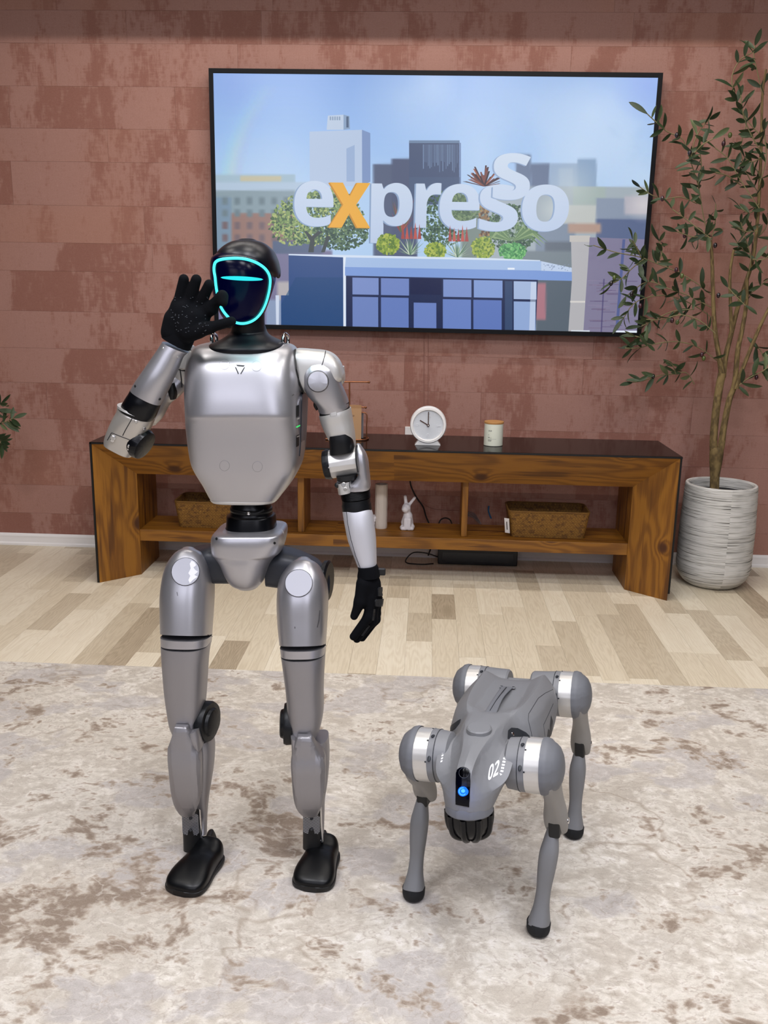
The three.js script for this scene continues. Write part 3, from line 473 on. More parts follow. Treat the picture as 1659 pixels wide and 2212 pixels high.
// ------------------------------------------------------------------ woven baskets on the shelf
const basketTex = dataTex(512, 256, (u, v) => {
  const x = u * 64, y = v * 32, k = Math.floor((x + y) / 2) + Math.floor((x - y) / 2), d = ((k % 2) + 2) % 2, f = Math.abs(((x + (d ? y : -y)) % 2 + 2) % 2 - 1), n = fbm(u * 30, v * 20, 3, 401);
  let c = mix([128, 90, 28], [86, 54, 12], sst(0.5, 1, f) * 0.7 + (d ? 0.15 : 0)); c = mix(c, [70, 40, 8], sst(0.5, 0.75, n) * 0.6); return mix(c, [190, 146, 60], sst(0.75, 1, vn(x * 1.5, y * 1.5, 410)) * 0.4);
});
basketTex.wrapS = basketTex.wrapT = THREE.RepeatWrapping;
const basketMat = std({ map: basketTex, bumpMap: basketTex, bumpScale: 0.003, roughness: 0.75 });
function roundRect(w, d, r, y, n = 6) { const o = []; for (const [sx, sz, t0] of [[1, 1, 0], [-1, 1, 1], [-1, -1, 2], [1, -1, 3]]) for (let k = 0; k <= n; k++) { const t = (t0 + k / n) * Math.PI / 2; o.push(V(sx * (w / 2 - r) + r * Math.cos(t), y, sz * (d / 2 - r) + r * Math.sin(t))); } return o; }
function rings(list, closeEnd = true) {
  const pos = [], uv = [], idx = [], n = list[0].length + 1; let per = 0, up = 0;
  list.forEach((r, j) => { per = 0; if (j) up += r[0].distanceTo(list[j - 1][0]); for (let i = 0; i < n; i++) { const p = r[i % r.length]; if (i) per += p.distanceTo(r[i - 1]); pos.push(p.x, p.y, p.z); uv.push(per / 0.4, up / 0.2); } });
  for (let j = 0; j < list.length - 1; j++) for (let i = 0; i < n - 1; i++) { const a = j * n + i; idx.push(a, a + n, a + 1, a + 1, a + n, a + n + 1); }
  if (closeEnd) { const last = list[list.length - 1], o = pos.length / 3, c = last.reduce((s, p) => s.add(p), V(0, 0, 0)).divideScalar(last.length); pos.push(c.x, c.y, c.z); uv.push(0, 0); for (let i = 0; i < n - 1; i++) idx.push(o, (list.length - 1) * n + i + 1, (list.length - 1) * n + i); }
  const g = new THREE.BufferGeometry(); g.setAttribute('position', new THREE.Float32BufferAttribute(pos, 3)); g.setAttribute('uv', new THREE.Float32BufferAttribute(uv, 2)); g.setIndex(idx); const q = g.toNonIndexed(); q.computeVertexNormals(); return q;
}
function basket(px0, px1, pyTop, pyBot, label, tag) {
  const z = -3.862, x0 = P(px0, pyTop, z).x, x1 = P(px1, pyTop, z).x, h = P((px0 + px1) / 2, pyTop, z).y - SHTOP - 0.002, w = x1 - x0, d = 0.19, at = V((x0 + x1) / 2, SHTOP + 0.001, z - d / 2);
  const t = thing('wicker_basket', label, 'basket', at, 'wicker baskets on the console shelf');
  addL('body', rings([roundRect(w * 0.86, d * 0.86, 0.02, 0.004), roundRect(w * 0.9, d * 0.9, 0.02, 0), roundRect(w * 0.93, d * 0.93, 0.022, h * 0.3), roundRect(w, d, 0.024, h), roundRect(w - 0.012, d - 0.012, 0.02, h), roundRect(w * 0.9 - 0.012, d * 0.9 - 0.012, 0.018, 0.006)]), basketMat, t);
  addL('rim', new THREE.TubeGeometry(new THREE.CatmullRomCurve3(roundRect(w - 0.006, d - 0.006, 0.022, h), true), 80, 0.0045, 8, true), basketMat, t);
  addL('base', rings([roundRect(w * 0.86, d * 0.86, 0.02, 0.004), roundRect(w * 0.5, d * 0.5, 0.02, 0.004)]), basketMat, t);
  if (tag) { addL('price_tag', new RoundedBoxGeometry(0.026, 0.066, 0.001, 1, 0.0004).rotateY(-0.75).rotateZ(0.1).translate(-w / 2 - 0.002, h * 0.44, d / 2 - 0.006), M.white, t, 'white paper tag'); addL('tag_print', new THREE.BoxGeometry(0.004, 0.036, 0.0003).rotateY(-0.75).rotateZ(0.1).translate(-w / 2 - 0.0025, h * 0.44, d / 2 - 0.0048), M.blackPlastic, t); }
}
basket(374, 548, 1086, 1141, 'open wicker basket on the console shelf, partly behind the standing robot\'s waist');
basket(1098, 1277, 1107, 1164, 'open wicker basket with a white paper tag at its side on the console shelf', true);
// ------------------------------------------------------------------ clock
{
  const b = G(925, 962, CT), z = b.z - 0.02, c = P(925, 917, z), k = pxAt(z, c.y), R = 39 / k, t = thing('table_clock', 'round white table clock showing ten o\'clock on the black console top', 'clock', V(c.x, CT, z));
  const wm = std({ color: 0xeceae8, roughness: 0.4 }), F_ = V(0, 0, 1);
  add('case', turned(V(c.x, c.y, z - 0.028), F_, [[0, 0.0001], [0, R * 0.9], [0.006, R], [0.05, R], [0.056, R * 0.96], [0.056, R * 0.85], [0.047, R * 0.82], [0.046, 0.0001]], 64), wm, t);
  add('dial', disc(V(c.x, c.y, z + 0.0175), V(c.x, c.y, z + 0.0195), R * 0.81, 0.0004, 64), std({ color: 0xd3d7dc, roughness: 0.5 }), t);
  add('base', (() => { const s = new THREE.Shape(); const w0 = 27 / k, w1 = 19 / k, h = c.y - R * 0.93 - CT; s.moveTo(-w0, 0); s.lineTo(w0, 0); s.lineTo(w1, h + 0.008); s.lineTo(-w1, h + 0.008); return new THREE.ExtrudeGeometry(s, { depth: 0.048, bevelEnabled: true, bevelSize: 0.001, bevelThickness: 0.001, bevelSegments: 2 }).translate(c.x, CT + 0.001, z - 0.026); })(), wm, t);
  const hm = std({ color: 0x4a3028, roughness: 0.4, metalness: 0.3 }), hand = (deg, L, w) => new RoundedBoxGeometry(w, L, 0.0012, 1, 0.0004).translate(0, L / 2 - 0.004, 0).rotateZ(-deg * Math.PI / 180).translate(c.x, c.y, z + 0.0235);
  add('hour_hand', hand(-60, R * 0.58, 0.0042), hm, t, 'dark hour hand pointing to ten'); add('minute_hand', hand(0, R * 0.80, 0.0036).translate(0, 0, 0.0014), hm, t, 'dark minute hand pointing to twelve');
  add('hand_hub', disc(V(c.x, c.y, z + 0.021), V(c.x, c.y, z + 0.0265), 0.0058, 0.0008, 20), hm, t); add('hub_pin', disc(V(c.x, c.y, z + 0.0265), V(c.x, c.y, z + 0.0275), 0.0024, 0.0004, 12), wm, t);
  const num = (s, ang, turn) => { const g = new THREE.ExtrudeGeometry(font.generateShapes(s, 0.017), { depth: 0.0014, bevelEnabled: false, curveSegments: 4 }); g.computeBoundingBox(); const bb = g.boundingBox; g.translate(-(bb.min.x + bb.max.x) / 2, -(bb.min.y + bb.max.y) / 2, 0).rotateZ(turn).translate(c.x + Math.sin(ang) * R * 0.58, c.y + Math.cos(ang) * R * 0.58, z + 0.0195); return g; };
  [['12', 0], ['3', 1], ['6', 2], ['9', 3]].forEach(([s, q]) => add('numeral', num(s, q * Math.PI / 2, -q * Math.PI / 2), std({ color: 0xdcdfe3, roughness: 0.5 }), t));
  for (let q = 0; q < 12; q++) if (q % 3) { const a = q * Math.PI / 6; add('hour_mark', new THREE.BoxGeometry(0.0014, 0.007, 0.0012).rotateZ(-a).translate(c.x + Math.sin(a) * R * 0.7, c.y + Math.cos(a) * R * 0.7, z + 0.0198), std({ color: 0xe4e6ea, roughness: 0.5 }), t); }
}
// ------------------------------------------------------------------ candle jar with a wooden lid
const printCanvas = (w, h, f) => { const c = document.createElement('canvas'); c.width = w; c.height = h; f(c.getContext('2d'), w, h); const t = new THREE.CanvasTexture(c); t.colorSpace = THREE.SRGBColorSpace; return t; };
{
  const b = G(1066, 963, CT), z = b.z - 0.018, k = pxAt(z, CT), r = 20.3 / k, h = 47 / k, x = P(1066, 940, z).x, t = thing('candle_jar', 'pale candle jar with printed word calm and a light wooden lid', 'candle', V(x, CT, z));
  const lab = printCanvas(512, 384, (c, w, q) => { c.fillStyle = '#e4e7d6'; c.fillRect(0, 0, w, q); c.fillStyle = '#20201e'; c.font = 'bold 34px sans-serif'; c.fillText('CALM', 60, 120); c.font = 'bold 15px sans-serif'; c.fillText('Mini', 60, 190); for (const [y, L, hh] of [[222, 44, 8], [238, 92, 4], [256, 210, 2], [274, 96, 7], [290, 88, 7]]) c.fillRect(60, y, L, hh); });
  const g = new THREE.CylinderGeometry(r, r, h - 0.004, 48, 1, true).translate(x, CT + 0.002 + (h - 0.004) / 2, z); { const uv = g.attributes.uv; for (let i = 0; i < uv.count; i++) uv.setX(i, ((uv.getX(i) * 3) % 3) - 0.52 + 1 - 1); lab.wrapS = THREE.ClampToEdgeWrapping; }
  const jm = phy({ map: lab, roughness: 0.35, clearcoat: 0.5, clearcoatRoughness: 0.2 });
  // label faces the camera: u 0..1 over the front third
  { const uv = g.attributes.uv, p = g.attributes.position; for (let i = 0; i < uv.count; i++) { const a = Math.atan2(p.getX(i) - x, p.getZ(i) - z); uv.setX(i, 0.42 + a / 2.2); } }
  add('jar', g, jm, t); add('jar_base', turned(V(x, CT, z), V(0, 1, 0), [[0, 0.0001], [0, r - 0.003], [0.003, r]], 48), std({ color: 0xdfe2d2, roughness: 0.3 }), t);
  add('jar_rim', turned(V(x, CT + h - 0.002, z), V(0, 1, 0), [[0, r], [0.002, r - 0.0005], [0.002, 0.0001]], 48), std({ color: 0xdfe2d2, roughness: 0.3 }), t);
  const wl = std({ color: 0xb98a4c, roughness: 0.55, map: plankTex[1] }); add('lid', disc(V(x, CT + h, z), V(x, CT + h + 0.0095, z), r * 1.03, 0.0015, 48), std({ color: 0xb5834a, roughness: 0.55 }), t, 'light wooden lid');
}
// ------------------------------------------------------------------ wall socket plate behind the clock
{
  const a = P(875, 922, WALLZ + 0.012), b = P(907, 941, WALLZ + 0.012), t = thing('wall_socket', 'small white wall socket partly hidden behind the round clock', 'socket', V((a.x + b.x) / 2, b.y - 0.02, WALLZ));
  add('plate', box(a.x, b.x + 0.03, b.y - 0.02, a.y, WALLZ, WALLZ + 0.012, 0.002), M.white, t); add('rocker_switch', box(a.x + 0.045, a.x + 0.06, b.y + 0.002, b.y + 0.012, WALLZ + 0.012, WALLZ + 0.015, 0.001), std({ color: 0xd7d5d3, roughness: 0.4 }), t);
}
solo('cable_cover', merge([916, 925].map((x) => tube([P(x, 722, WALLZ + 0.002), P(x, 800, WALLZ + 0.002), P(x, 880, WALLZ + 0.002), P(x + 1, 935, WALLZ + 0.002)], 0.002, 6))), std({ color: 0x95685c, roughness: 0.8 }), 'pair of thin pink cables running down the wall from the television', 'cable');
// ------------------------------------------------------------------ copper stand with a kraft card
{
  const z = -3.93, t = thing('copper_stand', 'thin copper wire display stand on the console beside the robot\'s arm', 'stand', V(P(755, 950, z).x, CT, z)), Q = (x, y, zz = z) => P(x, y, zz), bar = (n, pts, r = 0.0032) => add(n, tube(pts, r, 8), M.copper, t);
  const foot = CT + 0.004, px = Q(755, 860).x, xl = Q(706, 950).x, xr = Q(793, 950).x;
  bar('post', [Q(755, 826), Q(755, 900), V(px, foot, z)]); bar('crossbar', [Q(742, 825), Q(770, 825), Q(796, 825.5)]); add('ball_end', ball(Q(797, 825.5), 0.0055), M.copper, t);
  bar('hook_bar', [Q(742, 878), Q(770, 879), Q(789, 880)]); add('ball_end', ball(Q(790, 880), 0.0055), M.copper, t);
  bar('side_frame', [Q(768, 891), Q(788, 891.5), Q(792, 895), Q(792, 920), V(Q(792, 940).x, foot, z)], 0.0024);
  bar('base_frame', [V(xl, foot, z + 0.05), V(xr - 0.015, foot, z + 0.05), V(xr, foot, z + 0.03), V(xr, foot, z - 0.02), V(xl, foot, z - 0.02)]);
  const card = printCanvas(256, 512, (c, w, h) => { c.fillStyle = '#b48d66'; c.fillRect(0, 0, w, h); c.fillStyle = '#a57c55'; c.fillRect(0, 0, w, 46); c.fillStyle = '#4a3426'; c.font = 'italic bold 40px serif'; c.save(); c.translate(60, 150); c.rotate(0.12); c.fillText('hello', 0, 0); c.restore(); c.fillStyle = '#e3c8ae'; c.beginPath(); c.ellipse(70, 380, 80, 110, 0, 0, 7); c.fill(); c.fillStyle = '#4b2620'; c.beginPath(); c.ellipse(60, 230, 60, 70, 0, 0, 7); c.fill(); });
  const a = Q(738, 874, z + 0.006), b = Q(781, 874, z + 0.006), hh = 80 / pxAt(z, 0.7);
  const cg = new THREE.BoxGeometry(b.x - a.x, hh, 0.002).translate((a.x + b.x) / 2, a.y - hh / 2, z + 0.008), m2 = std({ map: card, roughness: 0.8 });
  solo('kraft_card', cg, m2, 'brown kraft card hanging from the copper stand', 'card');
  solo('grey_card', box(b.x - 0.03, b.x + 0.008, CT + 0.002, CT + 0.11, z - 0.012, z - 0.009, 0.0005), std({ color: 0x6d6a6e, roughness: 0.6 }), 'small grey card propped behind the brown kraft card', 'card');
}
// ------------------------------------------------------------------ ornaments on the shelf
{
  const cer = std({ color: 0xd9d4d6, roughness: 0.55 });
  const b = G(822, 1143, SHTOP), k = pxAt(b.z, SHTOP), r = 13.6 / k, hh = 97 / k;
  solo('white_vase', (() => { const p = [[0, 0.0001], [0, r * 0.96], [0.004, r * 1.0]]; for (let i = 1; i < 14; i++) p.push([hh * i / 14, r * (1 + 0.012 * Math.sin(i * 1.9))]); p.push([hh - 0.003, r], [hh, r * 0.96], [hh, r * 0.85], [hh - 0.02, r * 0.82], [hh - 0.02, 0.0001]); return turned(V(b.x, SHTOP, b.z - r), V(0, 1, 0), p, 40); })(), std({ color: 0xcfc4b8, roughness: 0.6 }), 'tall plain white cylinder vase on the console shelf', 'vase');
  const rabbit = (c0, s) => { const q = (x, y, z) => V(x, y, z).multiplyScalar(s).add(c0); return sdfMesh(sdfCaps([
    [q(0.0, 0.024, -0.002), q(0.002, 0.05, 0), 0.024 * s, 0.018 * s], [q(0.0, 0.055, 0), q(0, 0.07, 0.002), 0.012 * s, 0.012 * s], [q(-0.005, 0.083, 0.008), q(-0.008, 0.08, 0.014), 0.017 * s, 0.014 * s],
    [q(-0.006, 0.095, 0), q(-0.010, 0.125, -0.004), 0.007 * s, 0.006 * s], [q(0.006, 0.094, 0), q(0.026, 0.121, -0.004), 0.006 * s, 0.0055 * s],
    [q(-0.006, 0.04, 0.02), q(-0.007, 0.006, 0.026), 0.008 * s, 0.007 * s], [q(0.008, 0.04, 0.02), q(0.007, 0.006, 0.026), 0.008 * s, 0.007 * s], [q(-0.020, 0.007, 0.012), q(-0.018, 0.006, 0.026), 0.008 * s, 0.007 * s], [q(0.020, 0.010, 0.008), q(0.019, 0.006, 0.024), 0.009 * s, 0.007 * s]], 0.007 * s), c0.clone().add(V(0, 0.065 * s, 0)), 0.078 * s, 74); };
  const rb = G(879, 1146, SHTOP), s = (74 / pxAt(rb.z, SHTOP)) / 0.131;
  { const g = rabbit(V(rb.x, SHTOP, rb.z - 0.026 * s), s); g.computeBoundingBox(); g.translate(0, SHTOP - g.boundingBox.min.y, 0); solo('ceramic_rabbit', g, cer, 'small white ceramic rabbit sitting upright on the console shelf', 'ornament'); }
  { const c = G(752, 1140, SHTOP), g = rabbit(V(0, 0, 0), s * 0.9).rotateZ(1.35); g.computeBoundingBox(); g.translate(c.x + 0.075 - (g.boundingBox.max.x + g.boundingBox.min.x) / 2 - 0.02, SHTOP - g.boundingBox.min.y, c.z - 0.03); solo('ceramic_rabbit', g, cer, 'small white ceramic ornament lying over behind the robot\'s forearm', 'ornament'); }
}
// ------------------------------------------------------------------ cables and boxes behind the console
{
  const bk = std({ color: 0x0b0a0b, roughness: 0.5 }), z = WALLZ + 0.05;
  solo('power_cable', tube([P(885, 1030, z), P(888, 1050, z), P(900, 1075, z), P(914, 1095, z), P(920, 1115, z), P(928, 1135, z), P(934, 1170, z), P(925, 1200, z)], 0.0036, 8, 60), bk, 'black cable hanging down behind the console shelf by the rabbit', 'cable');
  solo('black_cable', tube([P(945, 1140, z), P(952, 1123, z), P(962, 1119, z), P(972, 1123, z), P(978, 1140, z)], 0.0032, 8, 40), bk, 'short arched black cable peeking over the shelf beside the divider', 'cable');
  solo('thin_cable', tube([P(910, 1085, z), P(930, 1097, z), P(960, 1102, z), P(990, 1103, z), P(1015, 1106, z)], 0.0011, 6, 60), std({ color: 0x7e5348, roughness: 0.5 }), 'thin brown wire crossing the wall behind the divider', 'cable');
  const co = []; for (let k = 0; k < 9; k++) { const a = []; for (let i = 0; i <= 10; i++) { const t = i / 10; a.push(P(990 + 46 * t + k * 0.5, 1131 - Math.sin(t * Math.PI) * (16 + k * 1.3) + hsh(k, i, 3) * 2, z - 0.01 + k * 0.002)); } co.push(tube(a, 0.0014, 5, 30)); }
  solo('cable_bundle', merge(co), std({ color: 0x8d7d7c, roughness: 0.5 }), 'coiled bundle of thin grey cable lying behind the divider', 'cable');
  const tg = tube([P(1056, 1093, z), P(1055, 1103, z), P(1058, 1113, z), P(1061, 1120, z)], 0.004, 6, 20); solo('blue_tag', tg, std({ color: 0x2e6f9f, roughness: 0.5 }), 'small blue cable tag hanging on the wall behind the right basket', 'tag');
  const bx = P(946, 1195, WALLZ + 0.09).x, bX = P(1117, 1200, WALLZ + 0.09).x, t = thing('black_box', 'flat black electronics box on the floor under the console', 'box', V((bx + bX) / 2, 0, WALLZ + 0.1));
  add('case', box(bx, bX, 0.001, 0.085, WALLZ + 0.04, WALLZ + 0.12, 0.004), M.blackPlastic, t); add('port_panel', box(bx + 0.02, bX - 0.02, 0.015, 0.06, WALLZ + 0.119, WALLZ + 0.1205, 0.0005), std({ color: 0x050506, roughness: 0.25 }), t);
  solo('floor_cable', tube([V(bx, 0.03, WALLZ + 0.1), V(bx - 0.06, 0.05, WALLZ + 0.11), V(bx - 0.12, 0.05, WALLZ + 0.12), V(bx - 0.15, 0.01, WALLZ + 0.13), V(bx - 0.08, 0.006, WALLZ + 0.15), V(bx - 0.02, 0.005, WALLZ + 0.13)], 0.003, 8, 60), bk, 'loop of black cable on the floor beside the flat black box', 'cable');
}
// ------------------------------------------------------------------ olive trees
const potTex = dataTex(256, 1024, (u, v) => { const l = vn(u * 3, v * 190, 501), s = vn(u * 14, v * 160, 502), n = fbm(u * 6, v * 14, 3, 503); let c = mix([205, 203, 198], [160, 158, 152], sst(0.4, 0.9, l * 0.6 + s * 0.4)); c = mix(c, [98, 96, 92], sst(0.80, 0.92, l) * 0.75); return mix(c, [222, 220, 214], sst(0.55, 0.8, n) * 0.4); });
potTex.wrapS = THREE.RepeatWrapping;
const potMat = std({ map: potTex, roughness: 0.75, bumpMap: potTex, bumpScale: 0.003 });
function pot(c, r, h, label) {
  const t = thing('plant_pot', label, 'plant pot', c.clone(), 'ribbed pots of the olive trees'), pr = [], N = 120;
  pr.push([0, 0.0001], [0, r * 0.55]);
  for (let i = 1; i <= N; i++) { const v = i / N, y = h * v, e = v < 0.22 ? Math.sqrt(1 - (1 - v / 0.22) ** 2) : 1; pr.push([y, (r * (0.55 + 0.45 * e) * (v > 0.6 ? 1 - 0.05 * (v - 0.6) / 0.4 : 1)) + (i % 2 ? 0.0011 : -0.0004) * (0.5 + hsh(i, 2, 9))]); }
  pr.push([h + 0.003, r * 0.935], [h + 0.003, r * 0.87], [h - 0.006, r * 0.85], [h - 0.05, r * 0.84]);
  const g = new THREE.LatheGeometry(pr.map(([y, q]) => new THREE.Vector2(q, y)), 72); { const uv = g.attributes.uv, p = g.attributes.position; for (let i = 0; i < uv.count; i++) uv.setXY(i, uv.getX(i) * 2, p.getY(i) / h); }
  addL('shell', g, potMat, t);
  addL('soil', new THREE.CylinderGeometry(r * 0.85, r * 0.85, 0.01, 40).translate(0, h - 0.045, 0), std({ color: 0x14161c, roughness: 0.95 }), t); return t;
}
const barkTex = dataTex(128, 512, (u, v) => mix([126, 106, 66], [82, 66, 38], sst(0.3, 0.8, fbm(u * 8, v * 40, 3, 601))));
barkTex.wrapS = barkTex.wrapT = THREE.RepeatWrapping;
const bark = std({ map: barkTex, roughness: 0.85, bumpMap: barkTex, bumpScale: 0.002 }), twigMat = std({ color: 0x7d7450, roughness: 0.8 });
const leafMats = [0x2c3d22, 0x3a4a2a, 0x4c5a38, 0x6a7550].map((c) => phy({ color: c, roughness: 0.55, transmission: 0.12, thickness: 0, side: THREE.DoubleSide }));
const oliveMats = [0x1b1216, 0x3a1620, 0x4d5a26].map((c) => phy({ color: c, roughness: 0.3, clearcoat: 0.4 }));
function leafGeo(L, w, bend) {          // a folded, pointed blade along +y
  const pos = [], idx = [], N = 6; for (let i = 0; i <= N; i++) { const t = i / N, ww = w * Math.sin(Math.PI * Math.min(1, t * 0.94 + 0.04)) ** 0.8 * (i === N ? 0 : 1), y = L * t, z = bend * Math.sin(t * 1.7) * L; pos.push(-ww, y, z + ww * 0.35, 0, y, z, ww, y, z + ww * 0.35); }
  for (let i = 0; i < N; i++) { const a = i * 3; idx.push(a, a + 1, a + 4, a, a + 4, a + 3, a + 1, a + 2, a + 5, a + 1, a + 5, a + 4); }
  const g = new THREE.BufferGeometry(); g.setAttribute('position', new THREE.Float32BufferAttribute(pos, 3)); g.setAttribute('uv', new THREE.Float32BufferAttribute(new Float32Array(pos.length / 3 * 2), 2)); g.setIndex(idx); g.computeVertexNormals(); return g;
}
const leafGeos = [leafGeo(0.058, 0.0088, 0.12), leafGeo(0.05, 0.0078, -0.1), leafGeo(0.066, 0.0082, 0.22)];
function leafAt(root, p, dir, sc) {
  const m = new THREE.Mesh(leafGeos[Math.floor(rnd() * 3)], leafMats[Math.floor(rnd() * rnd() * 4)]); m.name = 'leaf';
  m.quaternion.setFromUnitVectors(V(0, 1, 0), dir.clone().normalize()).multiply(new THREE.Quaternion().setFromAxisAngle(V(0, 1, 0), rr(-1.2, 1.2)));
  m.position.copy(p).sub(root.position); m.scale.setScalar(sc); m.castShadow = m.receiveShadow = true; root.add(m);
}
function stem(pts, r0, r1, seg = 10) { return loft(pts.map((p, i) => { const r = r0 + (r1 - r0) * i / (pts.length - 1); return { c: p, u: V(r, 0, 0), f: V(0, 0, r), b: V(0, 0, r), n: 2 }; }), { seg, sub: 4 }); }
function twig(root, pts, step, r = 0.0022, both = true) {
  const cv = new THREE.CatmullRomCurve3(pts), L = cv.getLength(), n = Math.max(2, Math.round(L / step));
  add('twig', new THREE.TubeGeometry(cv, Math.max(4, pts.length * 3), r, 5, false), twigMat, root);
  for (let i = 0; i <= n; i++) {
    const t = 0.12 + 0.88 * i / n, p = cv.getPoint(Math.min(1, t)), tg = cv.getTangent(Math.min(1, t)), s = i % 2 ? 1 : -1;
    for (const q of i === n ? [0] : both && i % 3 !== 1 ? [s, -s] : [s]) { const side = V(-tg.y, tg.x, 0).normalize().multiplyScalar(q * rr(0.6, 1.1)); leafAt(root, p, tg.clone().multiplyScalar(rr(0.5, 1)).add(side).add(V(0, rr(-0.25, 0.1), rr(-0.6, 0.9))), rr(0.95, 1.35)); }
  }
}
{
  const base = G(1536, 1259); base.y = 0; const r = 76 / pxAt(base.z, 0.2), h = P(1540, 1046, base.z + r * 0.2).y;
  const pt = pot(base, r, h - 0.004, 'pale grey ribbed cylinder pot beside the media console');
  const z = base.z, t = thing('olive_tree', 'tall artificial olive tree rising from the ribbed pot beside the television', 'tree', V(base.x, h - 0.05, base.z));
  const px = (l, dz = 0) => l.map(([x, y, d = 0]) => P(x, y, z + dz + d));
  add('trunk', loft(px([[1543, 1062], [1544, 1030], [1546, 1000], [1548, 976], [1549, 966]]).map((c, i) => { const q = [0.020, 0.020, 0.026, 0.029, 0.024][i]; return { c, u: V(q, 0, 0), f: V(0, 0, q), b: V(0, 0, q), n: 2 }; }), { seg: 18, sub: 4 }), bark, t);
  const st = (l, r0, r1, dz = 0) => add('stem', stem(px(l, dz), r0, r1), bark, t);
  st([[1545, 985], [1541, 963], [1545, 902], [1553, 841], [1560, 806]], 0.0165, 0.017); st([[1550, 985], [1558, 963], [1563, 926], [1575, 865], [1587, 829], [1594, 755], [1602, 719], [1612, 658], [1614, 600]], 0.0165, 0.007, 0.01);
  st([[1560, 815], [1554, 775], [1545, 719], [1541, 658], [1538, 560], [1535, 520]], 0.0125, 0.006); st([[1562, 815], [1568, 768], [1580, 719], [1592, 670], [1608, 620], [1626, 560], [1636, 480], [1642, 378], [1645, 291], [1647, 205], [1655, 150]], 0.012, 0.004, -0.02);
  st([[1590, 840], [1603, 800], [1621, 755], [1643, 702], [1664, 660], [1690, 610]], 0.010, 0.006, 0.03); st([[1580, 719], [1578, 660], [1577, 590], [1585, 540]], 0.008, 0.005, 0.02);
  const T = [[[1647, 205], [1637, 160], [1628, 118], [1631, 98]], [[1650, 300], [1616, 262], [1590, 212], [1581, 165], [1600, 128], [1624, 114]], [[1645, 330], [1622, 290], [1606, 250], [1600, 205]], [[1640, 420], [1612, 372], [1600, 320], [1612, 270]], [[1640, 400], [1655, 340], [1650, 280]], [[1538, 540], [1520, 470], [1508, 400], [1492, 350], [1474, 300], [1442, 285], [1416, 263], [1398, 246]], [[1492, 345], [1502, 300], [1520, 270], [1533, 258]], [[1500, 330], [1518, 312], [1540, 300]], [[1508, 400], [1515, 360], [1512, 330]], [[1640, 450], [1600, 390], [1570, 340], [1545, 320]], [[1506, 440], [1470, 426], [1430, 430], [1402, 418], [1382, 404]], [[1600, 400], [1572, 380], [1545, 372]], [[1535, 515], [1505, 492], [1480, 472], [1452, 452]], [[1537, 520], [1545, 480], [1546, 440]], [[1537, 505], [1500, 512], [1462, 500]],
    [[1541, 640], [1505, 612], [1465, 588], [1420, 570], [1385, 556], [1330, 545], [1282, 530]], [[1390, 560], [1365, 580], [1345, 600], [1322, 612]], [[1385, 556], [1375, 535], [1366, 520]], [[1543, 668], [1490, 640], [1440, 622], [1400, 608], [1352, 640]], [[1420, 570], [1430, 545], [1424, 520]], [[1543, 690], [1500, 660], [1450, 640], [1410, 640], [1370, 655], [1345, 690]], [[1500, 668], [1455, 672], [1415, 690], [1385, 705]], [[1545, 720], [1510, 692], [1470, 680], [1430, 690], [1396, 690]], [[1550, 780], [1508, 750], [1462, 738], [1420, 742], [1375, 752], [1350, 752]], [[1400, 745], [1385, 730], [1372, 726]], [[1500, 830], [1482, 805], [1455, 808], [1420, 812], [1390, 822], [1366, 826]], [[1460, 808], [1452, 788], [1440, 780]], [[1610, 660], [1590, 640], [1572, 620]], [[1626, 560], [1605, 540], [1590, 520]], [[1614, 600], [1622, 560], [1612, 520], [1600, 480]], [[1630, 520], [1655, 490], [1660, 450]], [[1640, 440], [1620, 460], [1600, 450]], [[1636, 500], [1610, 500], [1590, 490]], [[1612, 640], [1640, 620], [1662, 600]], [[1592, 835], [1620, 815], [1650, 800], [1675, 780]], [[1630, 745], [1645, 760], [1650, 790]], [[1644, 340], [1625, 350], [1608, 340]], [[1626, 560], [1650, 560], [1672, 540]]];
  T.forEach((q, i) => twig(t, q.map(([x, y], k) => P(x, y, z + ((i * 7) % 5 - 2) * 0.035 + (k / q.length) * ((i % 3) - 0.4) * 0.05)), 0.060));
  { const extra = []; for (let i = 0; i < T.length; i++) { const q = T[i], n = i === 5 || i > 14 && i < 26 ? 6 : 4; for (let k = 0; k < n; k++) { const a = Math.floor(hsh(i, k, 701) * (q.length - 1)), f = hsh(i, k, 702), p = P(q[a][0] + (q[a + 1][0] - q[a][0]) * f, q[a][1] + (q[a + 1][1] - q[a][1]) * f, z + (hsh(i, k, 703) - 0.5) * 0.09), d = V(hsh(i, k, 704) * 2 - 1.2, hsh(i, k, 705) * 1.6 - 0.7, hsh(i, k, 706) * 1.6 - 0.8).normalize(); extra.push(leafGeos[k % 3].clone().scale(0.95, 0.95, 0.95).applyQuaternion(new THREE.Quaternion().setFromUnitVectors(V(0, 1, 0), d)).translate(p.x, p.y, p.z)); } }
    add('small_foliage', merge(extra), leafMats[1], t).userData.kind = 'stuff'; }
  for (const [x, y, k] of [[1490, 330, 0], [1462, 292, 0], [1431, 429, 1], [1577, 292, 2], [1563, 310, 1], [1545, 530, 0], [1479, 509, 1], [1497, 518, 2], [1461, 583, 1], [1473, 596, 2], [1320, 612, 0], [1327, 600, 2], [1552, 638, 0], [1364, 635, 0], [1383, 661, 1], [1452, 692, 1], [1463, 696, 2], [1516, 766, 1], [1520, 774, 2], [1634, 815, 1], [1411, 813, 0], [1605, 357, 0]]) add('olive', ball(P(x, y, z + 0.03), 0.0095, 0.85, 1.15, 0.85, 12), oliveMats[k], t);
}
